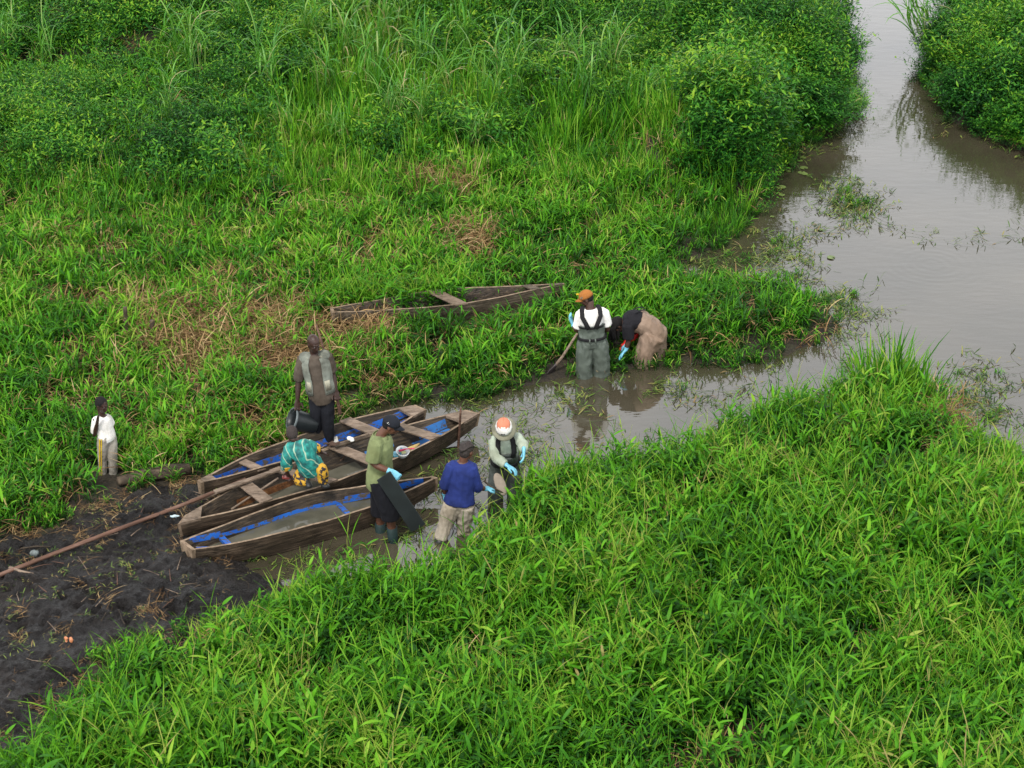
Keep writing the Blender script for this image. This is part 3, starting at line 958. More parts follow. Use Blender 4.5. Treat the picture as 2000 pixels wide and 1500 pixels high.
# bundle on the rim right of the child
pole('stick', [G(655, 873, .44), G(722, 852, .46)], .02, M_STICK, 'rough brown stick tied along the far rim of the middle canoe', 'stick')
pole('stick', [G(664, 866, .40), G(720, 847, .42)], .017, M_WOODL, 'thin pale stick lying between the back and middle canoes', 'stick')
mb = MB(); c = G(686, 859, .49)
for k in range(5): mb.ball(c + Vector((ur(-.03, .03), ur(-.02, .02), ur(-.01, .02))), (.035, .03, .02), n=8, m=5)
tag(remesh(mb, 'rag', M_WHITE, None, .008), 'small white rag on the stick beside the middle canoe', 'rag')
# knot of dark rope with a loop hanging into the canoe
M_ROPE = plain('dark_rope', (.06, .035, .024), .9)
q = cm.at(.54)
c0 = G(650, 872, .40)
mb = MB()
arc = []
for k in range(15):
    a_ = math.pi * (1.02 + k / 14 * 1.0)
    arc.append(G(650 + 26 * math.cos(a_), 880 - 24 * math.sin(a_) * 1.0, .36 - .2 * math.sin(-a_) * 1.0))
mb.loft(arc, .012, side=Vector((0, 0, 1)), n=6)
tag(mb.build('rope', M_ROPE), 'dark hose-like rope loop hanging inside the middle canoe beside the child', 'rope')
mb = MB()
for k in range(6): mb.loft([c0 + Vector((ur(-.09, .09), ur(-.05, .05), ur(.02, .07))) for _ in range(4)], .013, n=6)
tag(remesh(mb, 'rope_knot', M_ROPE, None, .008), 'knotted dark rope at the far end of the middle canoe thwart', 'rope')
# yellow foam block
M_FOAM = plain('yellow_foam', (.45, .33, .13), .95, var=.35, scale=12)
mb = MB(); mb.box(cm.inside(.755, .45, .06), cm.axis * .17, Vector((.02, .05, 0)), Vector((0, 0, .03)))
o = mb.build('foam_block', M_FOAM, smooth=False); o.modifiers.new('b', 'BEVEL').width = .012
tag(o, 'worn yellow foam slab lying in the right part of the middle canoe', 'foam slab')
mb = MB(); p0 = cb.inside(.275, .6, .03)
mb.box(p0, Vector((.07, .02, 0)), Vector((-.02, .055, 0)), Vector((0, 0, .02)))
tag(mb.build('block', M_WHITE, smooth=False), 'small white block lying in the left part of the back canoe', 'block')
mb = MB(); p0 = cb.inside(.19, .5, .05)
mb.box(p0, Vector((.13, .05, 0)), Vector((-.03, .08, 0)), Vector((0, 0, .03)))
tag(mb.build('wood_piece', M_WOODL, smooth=False), 'short pale piece of wood beside the low thwart of the back canoe', 'wood piece')

# thin upright pole between the middle canoe and the hat person
base = G(893, 905, -.3)
pole('pole', [base, V(900, 797, G(893, 890, 0).y + .05)], [.022, .014], M_POLE, 'thin upright brown pole standing in water by the middle canoe', 'pole')
# log at the mud's edge
log = [gz(G(235, 975), .08), gz(G(285, 962), .10), gz(G(330, 952), .11), gz(G(372, 943), .10)]
pole('log', log, [.06, .085, .095, .07], M_STICK, 'brown log half sunk at the edge of grass and mud left of the canoes', 'log', n=10)
pole('stake', [gz(G(250, 690), -.05), V(244, 600, gz(G(250, 690)).y + .02)], [.035, .03], M_STICK, 'taller weathered stake in the grass above the boy', 'stake', 'two weathered stakes in the grass')
pole('stake', [gz(G(298, 695), -.05), V(297, 626, gz(G(298, 695)).y)], [.045, .035], M_STICK, 'shorter thicker stake in the grass, right of the taller stake', 'stake', 'two weathered stakes in the grass')
# ------------------------------------------------------------------ people
def skin_mat(name, c):
    m, nt, b = new_mat(name)
    n = tex_noise(nt, 12, 3)
    r = ramp(nt, [(.3, tuple(x * .8 for x in c)), (.7, tuple(x * 1.2 for x in c))], n)
    nt.links.new(r.outputs[0], b.inputs['Base Color'])
    b.inputs['Roughness'].default_value = .48
    b.inputs['Specular IOR Level'].default_value = .4
    b.inputs['Subsurface Weight'].default_value = 0.0
    return m
SK1 = skin_mat('skin_deep_brown', (.055, .026, .017))
SK2 = skin_mat('skin_dark', (.036, .017, .012))
SK3 = skin_mat('skin_brown', (.095, .040, .023))
M_HAIR = plain('black_hair', (.010, .009, .009), .85, var=.4, scale=60, spec=.2)
M_GLOVE = plain('blue_nitrile_glove', (.15, .44, .58), .38, var=.08, scale=30, spec=.5)
M_EYE = plain('eye', (.10, .085, .08), .3)
Z = Vector((0, 0, 1))

class Person:
    """joints come in as (pixel x, pixel y, depth offset in metres) in the plane of the feet"""
    def __init__(s, Y0, J, scale, label, foot):
        s.J = {k: V(v[0], v[1], Y0 + (v[2] if len(v) > 2 else 0)) for k, v in J.items()}
        s.k = scale
        s.root = thing('person', foot, label, 'person')
        j = s.J
        s.pel = (j['hipL'] + j['hipR']) / 2
        s.shm = (j['shL'] + j['shR']) / 2
        s.nk = j['neck']
        s.hs = (j['hipR'] - j['hipL']).normalized()
        s.ss = (j['shR'] - j['shL']).normalized()
        s.up = (s.nk - s.pel).normalized()
        if True:
            def d(a, b): return (j[a] - j[b]).length / scale
            print('PERSON', label[:28], 'uarm %.2f %.2f farm %.2f %.2f thigh %.2f %.2f shin %.2f %.2f torso %.2f shw %.2f neckhead %.2f' % (
                d('shL','elL'), d('shR','elR'), d('elL','wrL'), d('elR','wrR'), d('hipL','knL'), d('hipR','knR'), d('knL','anL'), d('knR','anR'),
                (s.nk - s.pel).length / scale, (j['shR'] - j['shL']).length / scale, (j['head'] - j['neck']).length / scale), 'ankle z %.2f %.2f' % (j['anL'].z, j['anR'].z))
    def frame(s, t, bend=None):
        c = s.pel.lerp(s.nk, t)
        b = getattr(s, 'bend', None)
        if b is not None: c = c + b * (4 * t * (1 - t)) if 0 < t < 1 else c
        sd = s.hs.lerp(s.ss, max(0, min(1, t))).normalized()
        sd = (sd - s.up * sd.dot(s.up)).normalized()
        fw = s.up.cross(sd)
        return c, sd, fw          # fw: the way the chest faces
    W = [(-.14, .10, .085), (-.02, .158, .105), (.12, .155, .105), (.34, .132, .092), (.6, .150, .105), (.82, .165, .100), (.93, .13, .08), (1.02, .07, .06)]
    def wd(s, t):
        w = s.W
        ts = [x[0] for x in w]
        return float(np.interp(t, ts, [x[1] for x in w])) * s.k * getattr(s, 'wide', 1), float(np.interp(t, ts, [x[2] for x in w])) * s.k * getattr(s, 'deep', 1)
    def torso(s, mb, t0, t1, off=0, n=8, flare=0.0, nn=16):
        pts = []; rads = []; sides = []
        for i in range(n):
            t = t0 + (t1 - t0) * i / (n - 1)
            c, sd, fw = s.frame(t); a, b = s.wd(t)
            fl = flare * max(0, 1 - i / (n - 1) * 2.2)
            pts.append(c); rads.append((a + off + fl, b + off + fl)); sides.append(sd)
        mb.loft(pts, rads, side=sides, n=nn, round_=.25)
    def limb(s, mb, names, radii, t0=0, t1=1, off=0, n=9, m=9, round_=.5):
        """names: joints; radii at joints; t over whole chain"""
        P = [s.J[x] for x in names]
        k = len(P) - 1
        pts = []; rr = []
        for i in range(m):
            t = (t0 + (t1 - t0) * i / (m - 1)) * k
            q = min(int(t), k - 1); u = t - q
            pts.append(P[q].lerp(P[q + 1], u)); rr.append((radii[q] * (1 - u) + radii[q + 1] * u) * s.k + off + .006 * math.sin(u * math.pi) * s.k)
        # soften bend
        for _ in range(1):
            pts = [pts[0]] + [pts[i] * .6 + (pts[i - 1] + pts[i + 1]) * .2 for i in range(1, m - 1)] + [pts[-1]]
        mb.loft(pts, rr, side=Vector((.3, .9, .1)), n=n, round_=round_)
    def hand(s, mb, wr, tip, off=0.0, curl=.35, spread=1.0, thumb=1, inner=None):
        w = s.J[wr]; d = (s.J[tip] - w)
        d.normalize(); k = s.k * 1.12
        inn = inner if inner is not None else Vector((0, 0, -1))
        nrm = (inn - d * inn.dot(d))
        if nrm.length < .1: nrm = d.orthogonal()
        nrm.normalize()                         # the way the palm faces
        lat = d.cross(nrm).normalized() * thumb
        mb.loft([w - d * .02 * k, w + d * .03 * k, w + d * .085 * k], [(.027 * k + off, .02 * k + off), (.040 * k + off, .017 * k + off), (.040 * k + off, .014 * k + off)], side=lat, n=10)
        for i, (x, L) in enumerate(((-.031, .062), (-.0105, .074), (.0105, .078), (.031, .068))):
            p = w + d * .085 * k + lat * x * k
            pts = [p - d * .02 * k, p]; dd = d + lat * (x * 3 * spread); dd.normalize()
            c = 0
            for j in range(3):
                c += curl * (1 + .15 * (i % 2))
                e = dd * math.cos(c) + nrm * math.sin(c)
                pts.append(pts[-1] + e * (L * k / 3 * 1.05))
            mb.loft(pts, [(.0095 * k + off) * q for q in (1, 1, .97, .92, .8)], side=lat, n=7)
        p = w + d * .025 * k + lat * .03 * k
        pts = [p - lat * .01 * k, p + lat * .022 * k + d * .012 * k + nrm * .006 * k, p + lat * .036 * k + d * .040 * k + nrm * .016 * k, p + lat * .036 * k + d * .062 * k + nrm * .028 * k]
        mb.loft(pts, [(.0125 * k + off), (.0115 * k + off), (.0105 * k + off), (.009 * k + off)], side=nrm, n=7)
    def headmat(s, face, roll=None):
        f = Vector(face).normalized()
        upv = Z if roll is None else Vector(roll)
        r = f.cross(upv).normalized(); u = r.cross(f).normalized()
        return Matrix((r, f, u)).transposed()       # x right, y forward, z up
    def head(s, mb, face, roll=None):
        M = s.M = s.headmat(face, roll); c = s.J['head']; k = s.k * getattr(s, 'hk', 1.0); s.kk = k
        def p(x, y, z): return c + M @ Vector((x, y, z)) * k
        s.hp = p
        mb.ball(p(0, -.012, .030), tuple(x * k for x in (.076, .094, .088)), M, 16, 12)      # skull
        mb.ball(p(0, .018, -.028), tuple(x * k for x in (.061, .072, .080)), M, 14, 10)      # face
        mb.ball(p(0, .048, -.088), tuple(x * k for x in (.030, .028, .024)), M, 10, 8)       # chin
        mb.loft([p(0, .082, .020), p(0, .101, -.018), p(0, .104, -.034), p(0, .082, -.042)], [(.009 * k, .009 * k), (.013 * k, .011 * k), (.019 * k, .010 * k), (.012 * k, .007 * k)], side=M @ Vector((1, 0, 0)), n=8)
        mb.loft([p(-.042, .071, .030), p(0, .086, .030), p(.042, .071, .030)], .009 * k, side=M @ Z, n=7)      # brow
        mb.loft([p(-.022, .078, -.058), p(0, .088, -.056), p(.022, .078, -.058)], .0075 * k, side=M @ Z, n=7)   # upper lip
        mb.loft([p(-.020, .076, -.070), p(0, .085, -.070), p(.020, .076, -.070)], .0075 * k, side=M @ Z, n=7)   # lower lip
        for sx in (-1, 1):
            mb.ball(p(.075 * sx, -.008, -.008), tuple(x * k for x in (.012, .020, .032)), M, 8, 6)              # ear
            mb.ball(p(.036 * sx, .056, -.020), tuple(x * k for x in (.022, .020, .022)), M, 8, 6)               # cheek
        nk = s.nk; back = M @ Vector((0, -1, 0))
        mb.loft([nk - s.up * .05 * s.k, nk + s.up * .01 * s.k, c + (M @ Vector((0, -.030, -.055))) * k], [(.075 * s.k, .06 * s.k), (.056 * s.k, .056 * s.k), (.054 * k, .056 * k)], side=M @ Vector((1, 0, 0)), n=12)
    def body(s, skin, face, roll=None, hands=('L', 'R'), feet=True, curl=.35, inner=None, voxel=.0085):
        mb = MB()
        s.torso(mb, -.12, 1.0)
        s.head(mb, face, roll)
        j = s.J
        for q in 'LR':
            mb.loft([s.frame(.82)[0], j['sh' + q].lerp(s.frame(.82)[0], .3), j['sh' + q]], [.07 * s.k, .062 * s.k, .055 * s.k], side=s.frame(.8)[2], n=10)
            s.limb(mb, ['sh' + q, 'el' + q, 'wr' + q], [.052, .040, .027])
            s.limb(mb, ['hip' + q, 'kn' + q, 'an' + q], [.085, .056, .036])
            if q in hands: s.hand(mb, 'wr' + q, 'ha' + q, 0, curl, thumb=1 if q == 'L' else -1, inner=inner)
            if feet:
                a = j['an' + q]; t = j.get('to' + q, a + Vector((0, -.15, -.05)))
                d = (t - a); d.z = 0; d = d.normalized() if d.length > .01 else Vector((0, -1, 0))
                a0 = a - Z * .03 * s.k
                mb.loft([a0 - d * .05 * s.k, a0 + d * .03 * s.k - Z * .01 * s.k, a0 + d * .11 * s.k - Z * .022 * s.k, a0 + d * .17 * s.k - Z * .03 * s.k], [(.032 * s.k, .034 * s.k), (.036 * s.k, .04 * s.k), (.044 * s.k, .026 * s.k), (.036 * s.k, .016 * s.k)], side=d.cross(Z), n=10)
        b = remesh(mb, 'body', skin, s.root, voxel, 2)
        mbe = MB()
        for sx in (-1, 1):
            e = MB(); e.ball(s.hp(.030 * sx, .076, .008), .0095 * s.kk, n=8, m=6); e.build('eye', M_EYE, s.root)
        return b
    def clothes(s, name, mat, parts, voxel=.010, wrinkle=.008, smooth=2, wscale=9):
        mb = MB()
        for p in parts: p(mb)
        return remesh(mb, name, mat, s.root, voxel, smooth, wrinkle, wscale)
    def shoulder(s, mb, q, off):
        j = s.J
        mb.loft([s.frame(.80)[0], s.frame(.86)[0].lerp(j['sh' + q], .75), j['sh' + q]], [.085 * s.k + off, .064 * s.k + off, .055 * s.k + off], side=s.frame(.8)[2], n=10)
    def glove(s, q, curl=.35, inner=None, cuff=True):
        mb = MB()
        s.hand(mb, 'wr' + q, 'ha' + q, .003, curl, thumb=1 if q == 'L' else -1, inner=inner)
        d = (s.J['el' + q] - s.J['wr' + q]).normalized()
        if cuff: mb.loft([s.J['wr' + q], s.J['wr' + q] + d * .055 * s.k], [.031 * s.k, .036 * s.k], n=9, round_=.2)
        return remesh(mb, 'glove', M_GLOVE, s.root, .006, 1)
    def shaved(s, mat=M_HAIR, r=1.0, low=0.0, name='hair'):
        mb = MB(); p, M, k = s.hp, s.M, s.kk
        mb.ball(p(0, -.020, .038), tuple(x * k * r for x in (.078, .092, .086)), M, 16, 12)
        mb.ball(p(0, -.045, .005 - low), tuple(x * k * r for x in (.070, .066, .075)), M, 14, 10)
        return remesh(mb, name, mat, s.root, .008, 2, .002, 40)
    def shell(s, name, mat, t0, t1, a0, a1, off, th=.008, nt=7, na=14, wob=.004, topcurve=0):
        """a panel wrapped round the trunk; angles in degrees, 90 = chest, 0 = right side"""
        mb = MB(); vs = []
        for layer in (0, th):
            for i in range(nt):
                for k in range(na):
                    a = R(a0 + (a1 - a0) * k / (na - 1))
                    tt = t0 + (t1 - t0) * i / (nt - 1)
                    c, sd, fw = s.frame(tt); w, d = s.wd(tt)
                    w0 = wob * mnoise.noise(Vector((k * .6, i * .8, t0 * 7)))
                    vs.append(c + sd * math.cos(a) * (w + off + layer + w0) + fw * math.sin(a) * (d + off + layer + w0))
        fs = []
        o = nt * na
        for i in range(nt - 1):
            for k in range(na - 1):
                q = i * na + k
                fs.append((q, q + na, q + na + 1, q + 1)); fs.append((o + q, o + q + 1, o + q + na + 1, o + q + na))
        for i in range(nt - 1):
            q = i * na; fs.append((q, o + q, o + q + na, q + na)); q += na - 1; fs.append((q, q + na, o + q + na, o + q))
        for k in range(na - 1):
            q = k; fs.append((q, q + 1, o + q + 1, o + q)); q = (nt - 1) * na + k; fs.append((q, o + q, o + q + 1, q + 1))
        mb.add(vs, fs)
        return mb.build(name, mat, s.root)
    def strap(s, pts, w=.022, th=.006, mat=None, name='strap'):
        """pts: (t, u, v) on the trunk; u to its right, v to the front"""
        P = []; nrm = []
        for t, u, v in pts:
            c, sd, fw = s.frame(t); a, d = s.wd(t)
            P.append(c + sd * u * a * 1.08 + fw * v * d * 1.16 + s.up * (.035 if t > .9 else 0)); nrm.append((c, sd))
        mb = MB()
        mb.loft(P, [(w * s.k, th * s.k)] * len(P), side=[x[1] for x in nrm], n=8, round_=.1)
        return mb.build(name, mat, s.root)
    def cap(s, mat, brim=True, brimdir=0.0, r=1.0, name='cap'):
        p, M, k = s.hp, s.M, s.kk
        mb = MB(); vs = []; n = 20; m = 8
        for i in range(m + 1):
            th = math.pi * .5 * i / m
            for q in range(n):
                a = 2 * math.pi * q / n
                vs.append(p(math.cos(a) * math.sin(th) * .085 * r, math.sin(a) * math.sin(th) * .103 * r - .012, .030 + math.cos(th) * .094 * r - (.006 if i == m else 0)))
        fs = [(i * n + q, (i + 1) * n + q, (i + 1) * n + (q + 1) % n, i * n + (q + 1) % n) for i in range(m) for q in range(n)]
        mb.add(vs, fs)
        o = mb.build(name, mat, s.root)
        sm = o.modifiers.new('s', 'SOLIDIFY'); sm.thickness = .004
        if brim:
            b = MB(); vs = []
            for i in range(5):
                for q in range(11):
                    a = R(-62 + 124 * q / 10)
                    rr = .1 + (.075 * math.cos(a) ** .7) * i / 4
                    vs.append(p(math.sin(a) * (.082 + .0 * i) * (1 - .05 * i), math.cos(a) * rr - .012, .034 - .014 * (math.sin(a) ** 2) * 1.6 - .004 * i))
            fs = [(i * 11 + q, (i + 1) * 11 + q, (i + 1) * 11 + q + 1, i * 11 + q + 1) for i in range(4) for q in range(10)]
            b.add(vs, fs)
            bo = b.build('cap_brim', mat, s.root)
            bo.modifiers.new('s', 'SOLIDIFY').thickness = .005
        btn = MB(); btn.ball(p(0, -.012, .127 * 1.0), .008 * k, n=8, m=5); btn.build('cap_button', mat, s.root)
        return o
def leg_parts(P, r, t1=1.0, off=0, seat=True, n=11):
    L = []
    for q in 'LR':
        L.append(lambda mb, q=q: P.limb(mb, ['hip' + q, 'kn' + q, 'an' + q], r, 0, t1, off, n=12, m=n, round_=.15))
    if seat: L.append(lambda mb: P.torso(mb, -.13, .16, off + .012, n=5))
    return L

# ---- the man in the vest, standing in the back canoe
Yv = G(630, 872, .08).y
J = dict(hipR=(618,768), hipL=(638,768), knR=(617,817,-.04), knL=(641,818,-.04), anR=(617,863,0), anL=(643,864,0), toR=(613,872,-.12), toL=(648,872,-.12),
         shR=(591,699,0), shL=(638,694,.02), neck=(614,691,.01), head=(613,672,-.03), elR=(583,741,.03), wrR=(581,783,-.06), haR=(580,800,-.10),
         elL=(650,729,.06), wrL=(656,764,-.02), haL=(659,781,-.06))
P = Person(Yv, J, 1.0, 'man in a faded denim vest standing in the back canoe with a black bucket', G(630, 872, .06))
P.body(SK2, (.55, -.85, -.25), hands=('L', 'R'), feet=False, curl=.75, inner=Vector((.3, -.6, 0)))
M_SHIRT = cloth('worn_brown_shirt', (.082, .066, .052)); M_DENIM = cloth('faded_denim', (.16, .175, .15), var=.55); M_DARK = cloth('dark_trousers', (.008, .009, .013))
P.clothes('shirt', M_SHIRT, [lambda mb: P.torso(mb, -.20, .96, .022, n=9, flare=.022), lambda mb: P.shoulder(mb, 'L', .012), lambda mb: P.shoulder(mb, 'R', .012),
   lambda mb: P.limb(mb, ['shL', 'elL', 'wrL'], [.060, .060, .05], 0, .44, .010, round_=.1), lambda mb: P.limb(mb, ['shR', 'elR', 'wrR'], [.060, .060, .05], 0, .50, .010, round_=.1)])
P.clothes('trousers', M_DARK, leg_parts(P, [.098, .076, .064], 1.04, .0), wrinkle=.010)
P.shell('vest', M_DENIM, .10, .95, 160, 380, .040, nt=9, na=20)
for a0, a1 in ((112, 164), (376, 423)):
    P.shell('vest_front', M_DENIM, .06, .95, a0, a1, .036, nt=9, na=9)
for q in 'LR':
    mb = MB(); P.shoulder(mb, q, .026); remesh(mb, 'vest_shoulder', M_DENIM, P.root, .01, 2, .004)
M_DENL = cloth('pale_denim', (.25, .245, .19), var=.4)
for a0 in (116, 392): P.shell('vest_pocket', M_DENL, .16, .40, a0, a0 + 26, .046, th=.006, nt=3, na=5)
P.shell('collar', M_DENL, .90, .99, -230, 50, .026, th=.012, nt=3, na=14)
P.shaved(SK2, .995); 
for q in 'LR':
    mb = MB(); a = P.J['an' + q]; mb.loft([a + Vector((0, .05, -.05)), a + Vector((0, -.05, -.055)), a + Vector((0, -.17, -.07))], [(.045, .04), (.048, .036), (.045, .024)], side=Vector((1, 0, 0))); mb.build('shoe', M_DARK, P.root)
# his stick / paddle
pole('paddle', [V(617, 633, Yv + .30), V(629, 672, Yv + .22), V(643, 718, Yv + .13), V(657, 768, Yv + .0), V(664, 809, Yv - .04)], [.010, .016, .017, .020, .024], M_POLE,
     'long dark wooden paddle shaft held behind the shoulder by the man in the vest', 'paddle')
# bucket
M_BUCK = plain('black_plastic', (.012, .016, .018), .42, var=.2, scale=6)
rootb = thing('bucket', V(600, 835, Yv - .1), 'large black plastic bucket tipped on its side, held by the man in the vest', 'bucket')
c0 = V(570, 819, Yv - .14); ax = Vector((.80, .30, -.42)).normalized()
def revolve(c, ax, prof, n=24):
    ax = ax.normalized(); s1 = ax.orthogonal().normalized(); s2 = ax.cross(s1)
    vs = []; fs = []
    for (h, r) in prof:
        for q in range(n):
            a = 2 * math.pi * q / n; vs.append(c + ax * h + (s1 * math.cos(a) + s2 * math.sin(a)) * r)
    for i in range(len(prof) - 1):
        for q in range(n): fs.append((i * n + q, i * n + (q + 1) % n, (i + 1) * n + (q + 1) % n, (i + 1) * n + q))
    return vs, fs
mb = MB(); mb.add(*revolve(c0, ax, [(0, .150), (.08, .143), (.2, .130), (.33, .115), (.34, .11), (.34, .001), (.33, .001), (.325, .108), (.2, .124), (.08, .137), (0, .144), (0, .150)]))
mb.build('bucket_wall', M_BUCK, rootb)
mb = MB(); mb.add(*revolve(c0, ax, [(-.008, .146), (-.008, .158), (.012, .160), (.022, .154), (.022, .149), (-.008, .146)])); mb.build('bucket_rim', plain('grey_rim', (.10, .12, .125), .45), rootb)
mb = MB(); hp = [c0 + Vector((0, .0, .14)), P.J['haR'] + Vector((.01, 0, .02)), c0 + Vector((.02, -.06, .135))]; mb.loft(hp, .005, n=6); mb.build('handle', M_BUCK, rootb)

# ---- the boy on the left
Yb = gz(G(211, 940)).y
J = dict(hipR=(202,855,-.05), hipL=(216,853,.05), knR=(200,895,-.03), knL=(220,895,-.03), anR=(201,936), anL=(222,935), toR=(205,944,-.1), toL=(228,942,-.1),
         shR=(186,820,-.07), shL=(211,815,.07), neck=(199,811,0), head=(199,791,-.02), elR=(184,853,-.06), wrR=(190,826,-.16), haR=(192,808,-.15),
         elL=(221,836,.10), wrL=(215,853,.12), haL=(210,862,.12))
P = Person(Yb, J, .77, 'boy in a white T-shirt and grey trousers standing in the grass', gz(G(211, 940)))
P.hk = 1.14; P.wide = .92; P.deep = .95; P.W = [(-.14, .10, .085), (-.02, .150, .105), (.12, .152, .108), (.34, .148, .102), (.6, .150, .103), (.82, .150, .095), (.93, .105, .07), (1.02, .06, .055)]
P.body(SK2, (.80, -.55, -.22), curl=.15, inner=Vector((.6, -.2, 0)))
M_TEE = cloth('white_cotton', (.80, .79, .77), var=.06); M_GREYT = cloth('grey_track_trousers', (.30, .28, .245), var=.15)
P.clothes('shirt', M_TEE, [lambda mb: P.torso(mb, -.10, .90, .012, n=9, flare=.008), lambda mb: P.shoulder(mb, 'L', .0), lambda mb: P.shoulder(mb, 'R', .0),
   lambda mb: P.limb(mb, ['shL', 'elL', 'wrL'], [.052, .054, .05], 0, .34, .004, round_=.1), lambda mb: P.limb(mb, ['shR', 'elR', 'wrR'], [.052, .056, .05], 0, .38, .004, round_=.1)], voxel=.009, wrinkle=.006)
P.clothes('trousers', M_GREYT, leg_parts(P, [.100, .074, .058], 1.0, .0), voxel=.009, wrinkle=.009, wscale=12)
P.shaved(M_HAIR, 1.03)
M_YEL = cloth('yellow_stripe', (.62, .43, .03), var=.1)
for dx in (-.012, .012):
    mb = MB(); P_ = [P.J['hipR'] + Vector((-.02 + dx, -.082, .02)), P.J['knR'] + Vector((-.012 + dx, -.066, 0)), P.J['anR'] + Vector((-.010 + dx, -.048, .02))]
    mb.loft([P_[0], P_[0].lerp(P_[1], .5) + Vector((0, -.004, 0)), P_[1], P_[1].lerp(P_[2], .5), P_[2]], [(.008, .008)] * 5, side=Vector((1, 0, 0)), n=6); mb.build('side_stripe', M_YEL, P.root)
KEEP_OUT.append((P.root.location.x, P.root.location.y - .26, .42))

# ---- crouching child in the middle canoe
Yc = G(603, 950, .42).y
J = dict(hipL=(600,914,0), hipR=(618,911,.0), knL=(579,938,.0), knR=(629,917,-.10), anL=(600,940,-.08), anR=(632,943,-.08), toL=(606,950,-.12), toR=(640,950,-.14),
         shL=(565,874,-.02), shR=(600,868,.02), neck=(581,866,.02), head=(570,848,.06), elL=(559,899,-.06), wrL=(561,923,.02), haL=(565,933,.06),
         elR=(617,877,.05), wrR=(628,884,.14), haR=(636,884,.20))
P = Person(Yc, J, .80, 'child in a teal tie-dye shirt and yellow patterned trousers kneeling in the middle canoe', G(603, 948, .40))
P.hk = 1.12; P.bend = Vector((0, -.07, .05)); P.wide = .95
P.body(SK2, (-.35, .85, -.45), curl=.3, feet=False)
m_td, nt, b = new_mat('teal_tie_dye')
tc = nt.nodes.new('ShaderNodeTexCoord')
mp = nt.nodes.new('ShaderNodeMapping'); mp.inputs['Rotation'].default_value = (0, R(35), R(20)); nt.links.new(tc.outputs['Object'], mp.inputs[0])
wv = nt.nodes.new('ShaderNodeTexWave'); wv.inputs['Scale'].default_value = 3.2; wv.inputs['Distortion'].default_value = 6.5; wv.inputs['Detail'].default_value = 2; wv.inputs['Detail Scale'].default_value = 1.2
nt.links.new(mp.outputs[0], wv.inputs['Vector'])
wr = ramp(nt, [(.92, (0, 0, 0)), (.99, (1, 1, 1))], wv.outputs['Fac'])
nz = tex_noise(nt, 14, 4); base = ramp(nt, [(.35, (.004, .075, .075)), (.5, (.006, .17, .15)), (.68, (.02, .30, .25))], nz)
nt.links.new(mixc(nt, wr.outputs[0], base.outputs[0], (.30, .42, .30)), b.inputs['Base Color']); b.inputs['Roughness'].default_value = .7
bump(nt, b, tex_noise(nt, 11, 3), .4, .04)
m_yp, nt, b = new_mat('yellow_print_cloth')
vo = nt.nodes.new('ShaderNodeTexNoise'); vo.inputs['Scale'].default_value = 22; vo.inputs['Detail'].default_value = 2
tc = nt.nodes.new('ShaderNodeTexCoord'); nt.links.new(tc.outputs['Object'], vo.inputs['Vector'])
r_ = ramp(nt, [(.44, (.02, .016, .02)), (.49, (.44, .24, .012)), (.8, (.52, .31, .025))], vo.outputs[0]); nt.links.new(r_.outputs[0], b.inputs['Base Color']); b.inputs['Roughness'].default_value = .75
P.clothes('shirt', m_td, [lambda mb: P.torso(mb, -.20, .95, .030, n=9, flare=.03), lambda mb: P.shoulder(mb, 'L', .02), lambda mb: P.shoulder(mb, 'R', .02),
   lambda mb: P.limb(mb, ['shL', 'elL', 'wrL'], [.066, .072, .062], 0, .78, .012, round_=.1), lambda mb: P.limb(mb, ['shR', 'elR', 'wrR'], [.066, .072, .066], 0, .52, .012, round_=.1)], wrinkle=.014)
for q, t in (('L', .78), ('R', .52)):
    mb = MB(); P.limb(mb, ['sh' + q, 'el' + q, 'wr' + q], [.07, .074, .065], t - .14, t + .02, .014, round_=.1)
    remesh(mb, 'sleeve_band', m_yp, P.root, .009, 1, .004)
P.clothes('trousers', m_yp, leg_parts(P, [.095, .080, .064], .98, .004), wrinkle=.012)
P.shaved(plain('cropped_hair', (.030, .022, .020), .8, scale=60), 1.01)
M_BOOTK = plain('black_rubber', (.016, .018, .018), .5)
for q in 'LR':
    mb = MB(); a, t = P.J['an' + q], P.J['to' + q]; u = (P.J['kn' + q] - a).normalized()
    mb.loft([a + u * .07, a, a + (t - a) * .2 - Z * .03], [.05, .048, .045]); mb.loft([a - Z * .025, a.lerp(t, .6) - Z * .02, t], [(.045, .04), (.045, .034), (.038, .025)]); remesh(mb, 'boot', M_BOOTK, P.root, .01)
mb = MB(); c = P.J['haL'] + Vector((-.03, .02, .0)); mb.box(c, Vector((.055, -.01, 0)), Vector((.01, .035, 0)), Vector((0, 0, .025)))
o = mb.build('container', plain('dull_red_plastic', (.17, .035, .03), .4), smooth=False); o.modifiers.new('b', 'BEVEL').width = .012
tag(o, 'small dull red container under the left hand of the crouching child', 'container')

# ---- green polo man
Yg = G(757, 1046, 0).y
J = dict(hipR=(739,936,-.08), hipL=(745,931,.08), knR=(762,1000,-.14), knL=(742,992,.10), anR=(771,1086,-.12), anL=(744,1078,.10), toR=(790,1094,-.14), toL=(764,1086,.10),
         shR=(734,866,-.17), shL=(746,856,.15), neck=(744,850,0), head=(764,831,.0), elR=(727,906,-.22), wrR=(765,922,-.27), haR=(781,935,-.28),
         elL=(744,890,.24), wrL=(762,888,.34), haL=(776,886,.36))
P = Person(Yg, J, 1.04, 'man in a light green polo shirt and black cap holding a black board', G(757, 1046, 0))
P.deep = 1.12
P.body(SK3, (.90, -.12, -.42), hands=(), feet=False)
P.glove('R', .75, Vector((-.2, .9, -.3))); P.glove('L', .45, Vector((.3, 0, 1)))
M_POLO = cloth('light_green_polo', (.175, .21, .095), var=.15); M_SHORT = cloth('black_shorts', (.005, .0055, .009)); M_BOOTG = plain('dark_green_rubber', (.012, .026, .026), .6, spec=.2)
